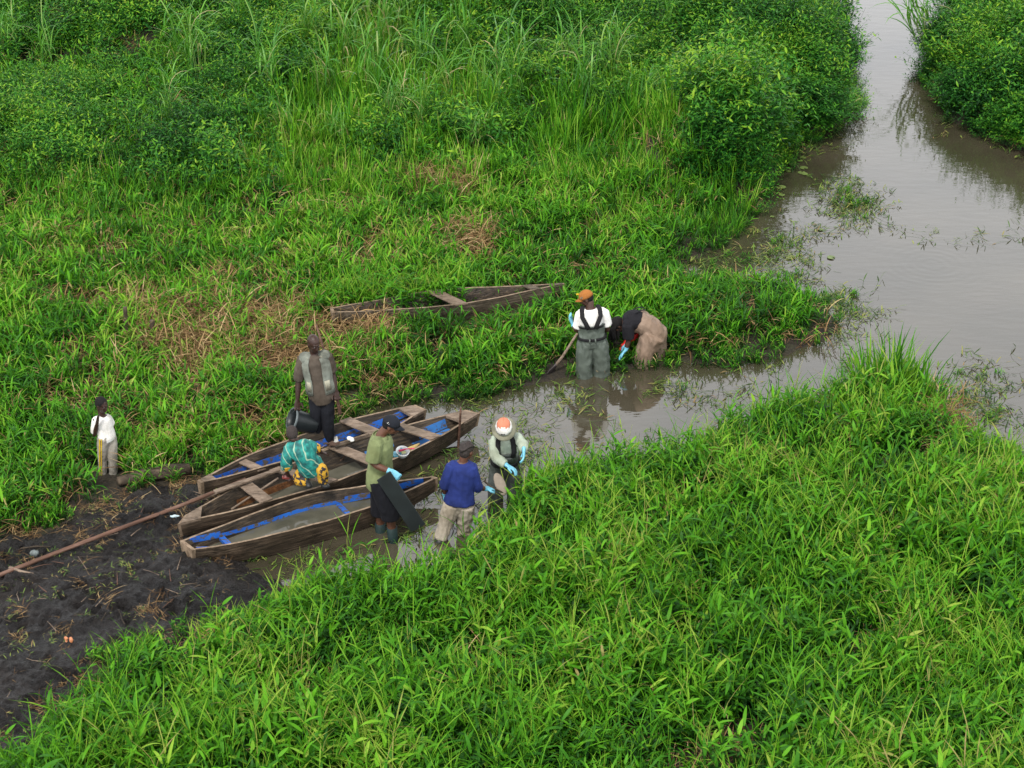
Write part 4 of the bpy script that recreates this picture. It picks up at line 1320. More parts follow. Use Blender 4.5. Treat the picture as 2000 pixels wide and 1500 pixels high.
P.clothes('shirt', M_POLO, [lambda mb: P.torso(mb, -.20, .96, .030, n=9, flare=.03), lambda mb: P.shoulder(mb, 'L', .012), lambda mb: P.shoulder(mb, 'R', .012),
   lambda mb: P.limb(mb, ['shL', 'elL', 'wrL'], [.066, .070, .05], 0, .42, .012, round_=.1), lambda mb: P.limb(mb, ['shR', 'elR', 'wrR'], [.066, .072, .05], 0, .44, .014, round_=.1)])
P.shell('collar', M_POLO, .93, 1.03, -250, 70, .022, th=.008, nt=3, na=14)
P.clothes('shorts', M_SHORT, leg_parts(P, [.125, .112, .09], .56, .0), wrinkle=.010)
for q in 'LR':
    mb = MB(); k_ = P.J['kn' + q]; a = P.J['an' + q]; mb.loft([k_.lerp(a, .34), a], [(.066, .066), (.060, .06)], round_=.05, n=14); mb.build('boot', M_BOOTG, P.root)
M_CAPB = cloth('black_cap', (.010, .012, .018), folds=.1)
P.shaved(M_HAIR, .99); P.cap(M_CAPB, r=1.04)
for y_, z_, r_ in ((-.055, .060, .006), (-.035, .056, .004), (-.047, .074, .004)):
    mb = MB(); mb.ball(P.hp(.084, y_, z_), r_, n=8, m=5); mb.build('cap_mark', M_WHITE, P.root)
mb = MB(); mb.ball(P.hp(0, .05, -.085), tuple(x * P.kk for x in (.04, .036, .032)), P.M, 10, 8); mb.build('beard', M_HAIR, P.root)
# black board
M_BRD = plain('black_panel', (.011, .015, .016), .5, var=.3, scale=5)
yb = Yg - .30
tl, tr, br, bl = V(736, 938, yb - .02), V(762, 920, yb - .02), V(831, 1024, yb - .10), V(804, 1039, yb - .10)
nrm = (tr - tl).cross(bl - tl).normalized() * .008
mb = MB(); mb.add([tl + nrm, tr + nrm, br + nrm, bl + nrm, tl - nrm, tr - nrm, br - nrm, bl - nrm], [(0, 1, 2, 3), (7, 6, 5, 4), (0, 4, 5, 1), (1, 5, 6, 2), (2, 6, 7, 3), (3, 7, 4, 0)])
o = mb.build('board', M_BRD, smooth=False); o.modifiers.new('b', 'BEVEL').width = .003
tag(o, 'long flat black board hanging from the gloved hand of the man in the green polo', 'board')
# clear white container with pink tool
M_CLEAR, nt, b = new_mat('milky_plastic'); b.inputs['Base Color'].default_value = (.72, .74, .74, 1); b.inputs['Roughness'].default_value = .25
cc = P.J['haL'] + Vector((.06, -.03, .02))
rb = thing('container', cc, 'white plastic tub with a pink scoop held by the man in green', 'tub')
mb = MB(); mb.add(*revolve(cc - Z * .02, Z + Vector((.15, -.3, 0)), [(.0, .001), (0, .06), (.07, .085), (.075, .085), (.075, .078), (.01, .054), (.01, .001)], 18)); mb.build('tub', M_CLEAR, rb)
mb = MB(); mb.loft([cc + Vector((-.03, 0, .04)), cc + Vector((.05, -.01, .07)), cc + Vector((.15, -.02, .085))], [.016, .008, .007]); mb.build('scoop', plain('pink_plastic', (.65, .03, .12), .35), rb)
mb = MB(); mb.ball(cc + Vector((.02, -.03, .035)), (.035, .03, .014), n=8, m=5); mb.build('sample', plain('pale_green_sample', (.4, .42, .2), .7), rb)

# ---- blue sweater woman
Yw = G(880, 1045, 0).y
J = dict(hipL=(885,985,0), hipR=(909,985,0), knL=(870,1022,-.04), knR=(906,1034,.06), anL=(856,1070,-.16), anR=(905,1082,.06), toL=(850,1082,-.04), toR=(908,1088,.2),
         shL=(883,909,0), shR=(921,911,.02), neck=(904,902,.03), head=(913,881,.07), elL=(869,944,-.02), wrL=(868,967,.06), haL=(868,982,.10),
         elR=(931,951,.06), wrR=(949,955,.20), haR=(966,952,.30))
P = Person(Yw, J, .95, 'woman in a dark blue sweater and beige trousers seen from behind', G(880, 1045, 0))
P.wide = 1.02
P.body(SK3, (.62, .70, -.34), hands=(), feet=False)
P.glove('R', .4, Vector((0, .2, -1))); P.glove('L', .4, Vector((1, 0, 0)))
M_NAVY = cloth('dark_blue_sweater', (.016, .030, .155), var=.2); M_BEIGE = cloth('beige_trousers', (.36, .32, .26), var=.12)
P.clothes('sweater', M_NAVY, [lambda mb: P.torso(mb, .06, .97, .026, n=9, flare=.015), lambda mb: P.shoulder(mb, 'L', .012), lambda mb: P.shoulder(mb, 'R', .012),
   lambda mb: P.limb(mb, ['shL', 'elL', 'wrL'], [.062, .058, .052], 0, .62, .012, round_=.1), lambda mb: P.limb(mb, ['shR', 'elR', 'wrR'], [.062, .058, .052], 0, .60, .012, round_=.1)], wrinkle=.011)
P.clothes('trousers', M_BEIGE, leg_parts(P, [.128, .088, .070], .82, .0), wrinkle=.018, wscale=11)
for q in 'LR':
    mb = MB(); mb.loft([P.J['kn' + q].lerp(P.J['an' + q], .60), P.J['an' + q]], [.068, .06], round_=.05, n=12); mb.build('boot', M_BOOTK, P.root)
mb = MB(); p = P.hp
mb.ball(p(0, -.022, .040), tuple(x * P.kk for x in (.080, .096, .084)), P.M, 16, 12); mb.ball(p(0, -.05, -.01), tuple(x * P.kk for x in (.074, .066, .085)), P.M, 12, 10)
for k in range(-3, 4):
    mb.loft([p(k * .020, .045, .105 - abs(k) * .01), p(k * .025, -.02, .138 - abs(k) * .012), p(k * .022, -.085, .095 - abs(k) * .006), p(k * .012, -.125, .03)], .011 * P.kk, n=7)
mb.ball(p(0, -.118, .02), .032 * P.kk)
remesh(mb, 'braided_hair', plain('braided_black_hair', (.022, .016, .014), .7, var=.5, scale=50), P.root, .007, 1)
# oval beige panel next to her hand
mb = MB()
c = V(977, 946, Yw + .34); axx = Vector((.28, -.75, .6)).normalized()
mat_o = Matrix.Identity(3)
s1 = Vector((.9, .3, .25)).normalized(); s2 = axx.cross(s1).normalized(); s1 = s2.cross(axx)
vs = []; n = 20
for z, r in ((-.008, 1), (.008, 1), (.014, .8), (.018, .4)):
    for q_ in range(n):
        a = 2 * math.pi * q_ / n; vs.append(c + axx * z + s1 * math.cos(a) * .068 * r + s2 * math.sin(a) * .15 * r)
fs = [(i * n + q_, i * n + (q_ + 1) % n, (i + 1) * n + (q_ + 1) % n, (i + 1) * n + q_) for i in range(3) for q_ in range(n)] + [tuple(range(n))[::-1], tuple(3 * n + q_ for q_ in range(n))]
mb.add(vs, fs)
pr = thing('paddle', c, 'short paddle with an oval beige blade between the two women at the grass edge', 'paddle')
mb.build('blade', plain('beige_board', (.24, .20, .16), .8), pr)
mb = MB(); mb.loft([c - s2 * .12, P.J['wrR'] + Vector((.06, .05, 0)), P.J['wrR'] + Vector((-.02, .10, .05))], .012); mb.build('handle', M_STICK, pr)

# ---- woman with the bucket hat and waders
Yh = G(985, 975, 0).y
J = dict(hipR=(974,918,.06), hipL=(1000,915,.06), knR=(968,955,-.05), knL=(1005,952,-.06), anR=(966,1010,.0), anL=(1006,1008,0), toR=(969,1010,-.1), toL=(1003,1010,-.1),
         shR=(965,859,-.12), shL=(1006,853,-.10), neck=(986,852,-.14), head=(984,838,-.24), elR=(966,893,-.26), wrR=(990,909,-.36), haR=(1008,919,-.40),
         elL=(1021,866,-.20), wrL=(1023,877,-.34), haL=(1023,895,-.40))
P = Person(Yh, J, .98, 'woman in a brimmed hat, pale top and dark waders leaning over the grass', G(985, 975, 0))
KEEP_OUT.append((*G(978, 1000)[:2], .22)); P.body(SK3, (-.05, -.80, -.60), hands=(), feet=False)
P.glove('R', .3, Vector((0, -.3, -1))); P.glove('L', .25, Vector((-.6, 0, 0)))
M_PALE = cloth('pale_green_top', (.36, .42, .34), var=.08); M_WADR = plain('dark_wader', (.050, .060, .055), .45, var=.3, scale=7); M_STRAP = cloth('black_webbing', (.012, .012, .014), folds=.1)
P.clothes('top', M_PALE, [lambda mb: P.torso(mb, .2, .97, .020, n=8), lambda mb: P.shoulder(mb, 'L', .010), lambda mb: P.shoulder(mb, 'R', .010),
   lambda mb: P.limb(mb, ['shL', 'elL', 'wrL'], [.058, .050, .042], 0, .97, .012, round_=.1), lambda mb: P.limb(mb, ['shR', 'elR', 'wrR'], [.058, .050, .042], 0, .93, .012, round_=.1)], wrinkle=.011)
P.clothes('waders', M_WADR, leg_parts(P, [.118, .100, .085], 1, .0) + [lambda mb: P.torso(mb, -.1, .50, .034, n=6)], wrinkle=.014)
P.shell('bib', M_WADR, .40, .70, 45, 135, .036, nt=5, na=10); P.shell('chest_pocket', M_WADR, .44, .62, 62, 118, .052, th=.014, nt=4, na=6)
P.shell('belt', M_STRAP, .27, .335, 0, 360, .046, th=.008, nt=2, na=24)
for u in (-.55, .55): P.strap([(.62, u, 1.3), (.80, u * 1.05, 1.25), (.93, u * 1.25, .9), (1.0, u * 1.3, .1), (.93, u * 1.2, -.9), (.7, u, -1.2), (.5, u * .6, -1.3)], .032, .008, M_STRAP)
M_HAT = cloth('sage_hat', (.20, .20, .145), folds=.15)
p = P.hp; hv = MB(); vs = []; n = 28
prof = [(.132, .001), (.130, .05), (.115, .078), (.06, .096), (.035, .106), (.022, .130), (.000, .158), (-.006, .160), (.014, .130), (.028, .100), (.055, .090), (.110, .072)]
for z, r in prof:
    for q_ in range(n):
        a = 2 * math.pi * q_ / n
        vs.append(p(math.cos(a) * r * .97, math.sin(a) * r * 1.05 - .008, z + (.010 * math.sin(2 * a) if r > .12 else 0)))
hv.add(vs, [(i * n + q_, i * n + (q_ + 1) % n, (i + 1) * n + (q_ + 1) % n, (i + 1) * n + q_) for i in range(len(prof) - 1) for q_ in range(n)])
hv.build('sun_hat', M_HAT, P.root)
# the cap worn over it: white with an orange top panel
def dome(name, mat, a0, a1, th0, th1, r, P=P, cy=-.008, cz=.030, ry=1.15):
    mb = MB(); vs = []; na, nt_ = 13, 7; p = P.hp
    for i in range(nt_):
        th = R(th0 + (th1 - th0) * i / (nt_ - 1))
        for q_ in range(na):
            a = R(a0 + (a1 - a0) * q_ / (na - 1))
            vs.append(p(math.sin(a) * math.sin(th) * .09 * r, math.cos(a) * math.sin(th) * .09 * r * ry + cy, cz + math.cos(th) * .108 * r))
    mb.add(vs, [(i * na + q_, (i + 1) * na + q_, (i + 1) * na + q_ + 1, i * na + q_ + 1) for i in range(nt_ - 1) for q_ in range(na - 1)])
    o = mb.build(name, mat, P.root); o.modifiers.new('s', 'SOLIDIFY').thickness = .004; return o
M_CAPW = cloth('white_cap_panel', (.70, .69, .66), folds=.1); M_CAPO = cloth('orange_cap_panel', (.50, .18, .11), folds=.1, var=.1)
dome('white_cap', M_CAPW, -180, 180, 0, 80, 1.20)
dome('orange_panel', M_CAPO, -180, 180, 0, 50, 1.225, cy=-.014)
mb = MB()
for dx in (-.016, -.005, .006, .017): mb.box(p(dx, .108, .080), P.M @ Vector((.004, 0, 0)), P.M @ Vector((0, .004, 0)), P.M @ Vector((0, -.003, .007)))
mb.build('cap_lettering', M_STRAP, P.root, smooth=False)

# ---- white T-shirt man in waders
Yt = G(1158, 731, 0).y
J = dict(hipL=(1145,667,0), hipR=(1169,666,0), knL=(1141,708,-.04), knR=(1175,704,-.02), anL=(1141,768,-.05), anR=(1176,764,.02), toL=(1140,765,.1), toR=(1176,760,.15),
         shL=(1134,612,0), shR=(1179,609,.02), neck=(1153,602,.02), head=(1145,583,.06), elL=(1128,648,.06), wrL=(1119,634,.24), haL=(1110,618,.26),
         elR=(1187,643,.08), wrR=(1178,648,.28), haR=(1168,652,.34))
P = Person(Yt, J, 1.0, 'man in a white T-shirt, grey-green waders and orange cap seen from behind', G(1158, 731, 0))
P.body(SK1, (-.88, .12, -.45), hands=('R',), feet=False, curl=.5)
KEEP_OUT.append((*G(1085, 730)[:2], .2)); KEEP_OUT.append((*G(1070, 748)[:2], .2))
P.glove('L', .35, Vector((1, 0, 0)))
M_WADG = plain('grey_green_wader', (.080, .098, .082), .5, var=.2, scale=6)
P.clothes('shirt', M_TEE, [lambda mb: P.torso(mb, .2, .95, .022, n=8), lambda mb: P.shoulder(mb, 'L', .012), lambda mb: P.shoulder(mb, 'R', .012),
   lambda mb: P.limb(mb, ['shL', 'elL', 'wrL'], [.062, .062, .05], 0, .36, .012, round_=.1), lambda mb: P.limb(mb, ['shR', 'elR', 'wrR'], [.062, .062, .05], 0, .36, .012, round_=.1)], wrinkle=.006)
P.clothes('waders', M_WADG, leg_parts(P, [.120, .112, .100], 1, .0) + [lambda mb: P.torso(mb, -.1, .52, .036, n=6)], wrinkle=.024, wscale=8)
P.shell('belt', M_STRAP, .13, .20, 0, 360, .052, th=.008, nt=2, na=24)
P.shell('wader_top', M_STRAP, .49, .545, 180, 360, .044, th=.008, nt=2, na=14)
for u in (-.6, .6): P.strap([(.52, u * .50, -1.45), (.70, u * .85, -1.38), (.86, u * 1.30, -1.25), (.96, u * 1.75, -.75), (1.0, u * 1.9, .1), (.9, u * 1.3, 1.1), (.6, u, 1.4)], .032, .008, M_STRAP)
for u in (-.25, .25): P.strap([(.10, u, -1.52), (.165, u, -1.62), (.23, u, -1.52)], .010, .006, M_WADG, 'belt_loop')
P.shaved(M_HAIR, .99); M_CAPT = cloth('orange_brown_cap', (.34, .13, .03), folds=.12, var=.15); P.cap(M_CAPT, r=1.05)
for y_, z_ in ((.055, .055), (.035, .052), (.05, .07), (.03, .072)):
    mb = MB(); mb.box(P.hp(-.078, y_ - .01, z_), P.M @ Vector((.004, .0, 0)), P.M @ Vector((0, .009, 0)), P.M @ Vector((0, 0, .0035))); mb.build('cap_mark', M_DENL, P.root)
mb = MB(); mb.loft([P.hp(0, .07, .100), P.hp(-.02, .088, .118)], .014, n=7); mb.build('cap_badge', M_YEL, P.root)
# shovel
sr = thing('shovel', V(1085, 715, Yt), 'shovel with a pale wooden handle beside the man in the orange cap', 'shovel')
a, m_, c = V(1127, 652, Yt - .02), V(1099, 696, Yt - .03), V(1086, 712, Yt - .03)
mb = MB(); mb.loft([a, a.lerp(m_, .5), m_, c], [.017, .019, .020, .022], side=Z); mb.build('handle', M_WOODL, sr)
e = V(1064, 744, Yt - .05); mb = MB(); d = (e - c)
mb.loft([c - d * .1, c + d * .12, c + d * .35, c + d * .75, e], [(.02, .02), (.035, .018), (.075, .012), (.075, .008), (.02, .006)], side=Vector((.4, .2, .3)), n=10, round_=.1); mb.build('blade', plain('dark_steel', (.03, .024, .024), .5, var=.4), sr)

# ---- bending woman
Yk = G(1262, 706, 0).y
J = dict(hipL=(1278,654,-.12), hipR=(1281,650,.12), knL=(1257,688,-.12), knR=(1284,684,.12), anL=(1255,750,-.10), anR=(1284,742,.12), toL=(1240,745,-.1), toR=(1270,738,.12),
         shL=(1226,635,-.16), shR=(1230,624,.16), neck=(1220,628,0), head=(1207,635,0), elL=(1228,664,-.20), wrL=(1222,684,-.22), haL=(1211,696,-.22),
         elR=(1236,652,.16), wrR=(1222,669,.10), haR=(1214,680,.06))
P = Person(Yk, J, .97, 'woman with long dark braids in beige waders bent over the water', G(1262, 706, 0))
P.bend = Vector((.0, 0, .10)); P.wide = 1.05; P.deep = 1.15
P.body(SK1, (-.55, -.1, -.83), roll=(-.6, 0, .5), hands=(), feet=False)
P.glove('L', .2, Vector((0, -.3, -1))); P.glove('R', .3, Vector((0, -.3, -1)))
M_BLK = cloth('black_top', (.010, .010, .014)); M_WADB = cloth('beige_wader', (.25, .18, .135), var=.15, rough=.6)
P.clothes('top', M_BLK, [lambda mb: P.torso(mb, .3, .97, .028, n=7), lambda mb: P.shoulder(mb, 'L', .016), lambda mb: P.shoulder(mb, 'R', .016),
   lambda mb: P.limb(mb, ['shL', 'elL', 'wrL'], [.07, .066, .05], 0, .46, .014, round_=.1), lambda mb: P.limb(mb, ['shR', 'elR', 'wrR'], [.066, .062, .05], 0, .46, .014, round_=.1)])
P.clothes('waders', M_WADB, leg_parts(P, [.165, .130, .105], 1, .0) + [lambda mb: P.torso(mb, -.22, .56, .045, n=7)], wrinkle=.028, wscale=7)
for u in (-.5, .5): P.strap([(.52, u * .6, -1.5), (.7, u * .9, -1.35), (.9, u * 1.2, -1.1), (1.0, u * 1.3, -.3)], .022, .007, M_DARK)
mb = MB(); p = P.hp
mb.ball(p(0, -.02, .035), tuple(x * P.kk for x in (.088, .104, .096)), P.M, 14, 10)
r3 = random.Random(5)
for k in range(26):
    a = r3.uniform(0, 6.28)
    s0 = p(math.cos(a) * .07, math.sin(a) * .07 - .02, .06)
    dd = Vector((r3.uniform(-.06, .04), r3.uniform(-.08, .05), -r3.uniform(.16, .34)))
    mb.loft([s0, s0 + dd * .35 + Vector((-.025, 0, .01)), s0 + dd * .7 + Vector((-.02, 0, 0)), s0 + dd], [.012, .012, .011, .007], n=6)
remesh(mb, 'braids', M_HAIR, P.root, .007, 1)
M_RED = plain('red_cloth', (.62, .022, .015), .6)
mb = MB(); c = P.J['wrR'] + Vector((.02, .0, .0))
for dx, dy_, dz, rr in ((0, 0, 0, .05), (-.05, -.02, -.05, .045), (.07, .02, .06, .05), (.12, .03, .10, .045), (-.09, -.03, -.09, .03)): mb.ball(c + Vector((dx, dy_, dz)), (rr, rr * .8, rr), n=10, m=8)
tag(remesh(mb, 'bag', M_RED, None, .01, 2, .012, 16), 'crumpled bright red bag in the far hand of the bent-over woman', 'bag')

for t_ in (.47, .54, .62, .72, .82, .90, .97): q_ = ct.at(t_)['m']; KEEP_OUT.append((q_.x + .02, q_.y - .10, .22))
# ------------------------------------------------------------------ litter and sticks on the mud
mb = MB(); c = gz(G(139, 1281), .05)
for k in range(6): mb.ball(c + Vector((ur(-.045, .045), ur(-.03, .03), ur(-.02, .04))), (ur(.012, .026), ur(.012, .03), ur(.010, .03)), n=8, m=6)
tag(remesh(mb, 'litter', plain('orange_plastic', (.55, .22, .10), .4, var=.35, scale=18), None, .007, 1, .006, 25), 'crumpled orange and white wrapper on the mud by the grass edge', 'litter')
mb = MB(); c = gz(G(344, 1036), .04)
for k in range(5): mb.ball(c + Vector((ur(-.05, .05), ur(-.03, .03), ur(-.01, .02))), (ur(.015, .04), ur(.015, .02), ur(.01, .018)), n=8, m=6)
tag(remesh(mb, 'litter', plain('pale_blue_plastic', (.45, .58, .62), .4), None, .007, 1, .004, 25), 'crumpled pale blue plastic scrap on the mud by the canoe tips', 'litter')
mb = MB(); c = gz(G(72, 1112), .06); mb.ball(c, (.055, .04, .04), n=12, m=9)
tag(remesh(mb, 'stone', plain('grey_stone', (.11, .13, .13), .8, var=.4), None, .008, 1, .010, 22), 'small round grey-green stone on the mud just below the long pole', 'stone')
mb = MB(); c = gz(G(62, 1340), .02)
for k in range(6): mb.ball(c + Vector((ur(-.12, .12), ur(-.06, .06), ur(-.01, .02))), (ur(.02, .06), ur(.02, .03), ur(.008, .014)), n=8, m=6)
tag(remesh(mb, 'paper', plain('dirty_white_paper', (.30, .28, .28), .9), None, .008, 1, .006, 25), 'dirty white scraps trodden into the mud near the left edge', 'litter')
pole('stick', [gz(G(24, 1141), .07), gz(G(45, 1149), .08), gz(G(70, 1151), .06)], [.028, .018, .010], M_WOODL, 'pale knobbly stick with a thick end on the mud below the stone', 'stick')
pole('stick', [gz(G(45, 1103), .07), gz(G(75, 1101), .08), gz(G(103, 1101), .07)], [.010, .012, .008], M_STICK, 'thin brown stick lying under the long pole on the mud', 'stick')
tw = random.Random(11)
i = 0
while i < 64:
    px_, py_ = tw.uniform(-20, 470), tw.uniform(990, 1440)
    g = G(px_, py_)
    if float(mud_sd(np.array([g.x]), np.array([g.y]))[0]) > -.1: continue
    L_ = tw.uniform(.06, .30); a = tw.uniform(0, 3.14); bend = tw.uniform(-.6, .6)
    pts = []
    q = gz(g, .075)
    for k in range(4):
        pts.append(gz(q, .06)); q = q + Vector((math.cos(a), math.sin(a), 0)) * L_ / 3; a += bend * tw.uniform(-.5, 1)
    pole('twig', pts, [tw.uniform(.004, .008), .003], tw.choice([M_STICK, M_WOODL, M_WOODL, M_POLE]), 'small dry twig lying loose on the black mud', 'twig', 'dry twigs scattered on the mud', n=5)
    i += 1
# ------------------------------------------------------------------ plants
def zones(x, y, px, py):
    ns = near_side(px, py)
    nz = fbm(x, y, .45, 41); nf = fbm(x, y, 1.6, 47)
    scr = np.clip((215 - py) / 90 + (nz - .5) * 3.4, 0, 1)
    scr = np.maximum(scr, np.clip((1 - np.hypot((px - 1500) / 240, (py - 190) / 230)) * 4, 0, 1))
    scr = np.maximum(scr, (px > 1760) & (py < 420))
    scr = np.maximum(scr, np.clip((430 - py) / 150, 0, 1) * np.clip((580 - px) / 160, 0, 1) * (.35 + .65 * np.clip((nz - .42) * 7, 0, 1)))
    scr = np.maximum(scr, ell(px, py, 850, 310, 170, 60) * 1.6 * (nf > .45))
    scr = np.clip(scr, 0, np.where((px > 560) & (px < 1250), .6, np.where(px <= 560, .8, 1))) * ~ns
    fine = (ell(px, py, 740, 350, 300, 150) + ell(px, py, 1230, 330, 210, 170) + .8 * ell(px, py, 760, 200, 260, 190) + .5 * ell(px, py, 200, 470, 380, 170) + ell(px, py, 1390, 420, 90, 70)) * 1.5
    fine = np.clip(fine * (.45 + nf), 0, .9) * ~ns
    tip = ell(px, py, 1730, 800, 150, 90) * 2.2 + ell(px, py, 1600, 850, 200, 60)
    fine = np.maximum(fine, np.clip(tip, 0, .9) * ns)
    dry = (ell(px, py, 640, 690, 170, 85) * 1.3 + ell(px, py, 915, 505, 70, 40) * 2 + ell(px, py, 865, 395, 80, 30) * 1.5 + .7 * ell(px, py, 420, 650, 240, 110) + .5 * ell(px, py, 130, 590, 170, 120)
           + .45 * ell(px, py, 330, 800, 330, 120) + ell(px, py, 1845, 850, 55, 60) * 2 + ell(px, py, 1190, 905, 60, 20) * 1.5 + .6 * ell(px, py, 1000, 660, 150, 60) + .35 * ell(px, py, 700, 520, 600, 80))
    dry = np.clip(dry * (.35 + nf), 0, 1)
    return ns, scr, fine, dry, nz, nf
def grow(dens, y0=13.4, y1=45, shore=.02, muddy=-.02):
    x, y, px, py = candidates(dens, y0, y1)
    w = water_sd(x, y); m = mud_sd(x, y)
    k = (w > shore) & (m > muddy)
    k &= clear(x, y)
    x, y, px, py, w, m = [a[k] for a in (x, y, px, py, w, m)]
    return x, y, px, py, w, m, height(x, y, w)
def emit(name, coll, nvar, x, y, z, s, sz, tint, tilt, label, cat):
    scl = np.stack([s, s, s * sz], 1)
    return scatter(name, coll, nvar, np.stack([x, y, z], 1), scl, tint, tilt, label, cat)

# near marsh grass
x, y, px, py, w, m, z = grow(64, 13.4, 30)
ns, scr, fine, dry, nz, nf = zones(x, y, px, py)
u = rng.random(len(x))
k = ns & (u > fine * .7) & (u > dry * .45) & (u > .75 * np.clip((fbm(x, y, 1.7, 61) - .53) * 8, 0, 1) * (w > .5))
edge = np.clip(np.minimum(w * 1.5, m) / .5, .45, 1)
s = (rng.uniform(.7, 1.3, len(x)) * edge * (.66 + .8 * fbm(x, y, 1.1, 63)))
tint = (fbm(x, y, 1.2, 65) - .5) * .40 + rng.normal(0, .06, len(x)) - .0
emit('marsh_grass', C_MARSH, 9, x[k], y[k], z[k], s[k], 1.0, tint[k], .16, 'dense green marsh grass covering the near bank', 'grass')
k = ns & ((u <= fine * .7) | (rng.random(len(x)) < .025))
sf = rng.uniform(.8, 1.25, len(x)) * (.9 + .5 * ell(px, py, 1725, 790, 110, 90))
emit('tall_grass', C_FINE, 7, x[k], y[k], z[k], sf[k], 1.0, tint[k] + .08, .12, 'bright upright grass on the tip of the near bank', 'grass')
# field grass beyond the channel
x, y, px, py, w, m, z = grow(62, 19, 45, shore=-.10)
z = np.maximum(z, -.02)
ns, scr, fine, dry, nz, nf = zones(x, y, px, py); fine = fine * .75
u = rng.random(len(x)); u2 = rng.random(len(x))
k0 = ~ns & (u2 > scr)
edge = np.clip(np.minimum(w, m + .2) / .5, .55, 1)
tint = (fbm(x, y, 1.0, 75) - .5) * .5 + rng.normal(0, .05, len(x)) + dry * .06 + .05 * (px < 760)
isl = (px > 1330) & (py > 490) & (py < 700)
k0 &= ~isl | (rng.random(len(x)) < np.clip(w / .45 + .12, 0, 1) * np.clip((1690 - px) / 160 + .25, 0, 1))
k = k0 & (u > fine) & (u > dry * .35) & (rng.random(len(x)) > .8 * np.clip((fbm(x, y, 1.5, 71) - .57) * 8, 0, 1) * (w > .6))
s = rng.uniform(.8, 1.45, len(x)) * edge * (.8 + .5 * fbm(x, y, 1.1, 77))
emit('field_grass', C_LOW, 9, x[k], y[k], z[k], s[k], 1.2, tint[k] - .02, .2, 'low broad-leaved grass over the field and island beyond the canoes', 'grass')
k = k0 & (u <= fine)
sf = rng.uniform(.7, 1.15, len(x)) * np.where(py < 330, 1.55, np.where(py < 420, 1.1, .8))
emit('fine_grass', C_FINE, 7, x[k], y[k], z[k], sf[k], 1.0, tint[k] + .02, .14, 'fine upright yellow-green grass in the middle of the field', 'grass')
# scrub
x, y, px, py, w, m, z = grow(56, 24, 45, shore=-.18)
z = np.maximum(z, .0) + .9 * np.clip(fbm(x, y, .9, 83) - .42, 0, .5) * (py < 430)
ns, scr, fine, dry, nz, nf = zones(x, y, px, py)
u = rng.random(len(x))
k = ~ns & (u < scr) & (rng.random(len(x)) > .85 * np.clip((fbm(x, y, 1.4, 87) - .56) * 8, 0, 1) * (px < 1330))
s = rng.uniform(.75, 1.25, len(x)) * np.clip((w + .25) / .5, .5, 1) * np.where(px > 1330, 1.25, 1) * (.45 + 1.1 * fbm(x, y, 1.0, 89))
tint = (fbm(x, y, 1.1, 85) - .5) * .6 + .5 * np.clip(fbm(x, y, .9, 83) - .42, -.2, .3) + rng.normal(0, .05, len(x))
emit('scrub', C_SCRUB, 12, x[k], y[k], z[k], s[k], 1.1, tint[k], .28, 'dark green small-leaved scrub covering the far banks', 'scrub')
# dry straw
x, y, px, py, w, m, z = grow(60, 13.4, 42)
ns, scr, fine, dry, nz, nf = zones(x, y, px, py)
u = rng.random(len(x))
k = u < np.clip(dry * 1.1, 0, 1) * .8 + .07 + .07 * ((px < 760) & (py > 440) & ~ns)
k &= (m > .3) | ~ns
zz = z + .08 * rng.random(len(x)) + .10 * (dry > .4)
s = rng.uniform(.7, 1.3, len(x))
emit('dry_straw', C_STRAW, 6, x[k], y[k], zz[k], s[k], 1.0, rng.normal(0, .12, k.sum()), .25, 'dry brown straw lying among the green grass', 'straw')
# grass standing against the overgrown half of the old canoe
ex, ey = [], []
for k in range(150):
    g = G(ur(635, 880), 0); qx = ur(632, 885); qy = 622 - (qx - 640) * .035 + ur(-4, 16)
    g = G(qx, qy); ex.append(g.x); ey.append(g.y)
ex, ey = np.array(ex), np.array(ey)
kk = clear(ex, ey); ex, ey = ex[kk], ey[kk]
emit('canoe_grass', C_MARSH, 9, ex, ey, height(ex, ey), rng.uniform(.7, 1.15, len(ex)), 1.0, rng.normal(0, .08, len(ex)), .2, 'green grass growing up against the old grey canoe', 'grass')
# broken straw trodden into the mud, thickest along its grassy edges
x, y, px, py = candidates(26, 14.5, 27)
mm = mud_sd(x, y); k = (mm < .1) & (water_sd(x, y) > 0) & clear(x, y) & (rng.random(len(x)) < np.exp(mm / .5) * .8 + .05)
x, y = x[k], y[k]
emit('mud_straw', C_STRAW, 6, x, y, height(x, y) + .02, rng.uniform(.35, .7, len(x)), .35, rng.normal(-.1, .15, len(x)), .1, 'dead brown straw and plant bits trodden into the mud', 'straw')
# floating weeds
x, y, px, py = candidates(62, 18, 38)
w = water_sd(x, y)
k = (w < .05) & clear(x, y); x, y, px, py, w = [a[k] for a in (x, y, px, py, w)]
nf = fbm(x, y, 1.5, 91); nb = fbm(x, y, 4.0, 93)
pr = np.exp(w / .16) * .5 * (py > 230)
for (cx, cy, rx, ry, a) in ((1665, 400, 75, 55, .8), (1540, 465, 90, 30, .7), (1480, 520, 160, 55, .7), (1910, 785, 130, 100, .6), (1700, 700, 120, 45, .1), (1230, 800, 200, 30, .22), (980, 800, 100, 50, .28),
                            (880, 960, 90, 90, .65), (1100, 770, 90, 25, .3), (640, 1095, 130, 40, .55), (820, 1040, 90, 40, .35), (1600, 610, 110, 65, .9), (1400, 520, 110, 35, .7), (1830, 470, 220, 20, .05), (1450, 780, 150, 25, .3), (1290, 760, 120, 20, .5), (1000, 880, 60, 70, .5), (830, 1010, 80, 30, .3)):
    pr = pr + a * ell(px, py, cx, cy, rx, ry) * 1.5
pr = np.clip(pr * np.clip((nf * .5 + nb * .5 - .40) * 6.0, 0, 1.3), 0, 1)
k = rng.random(len(x)) < pr
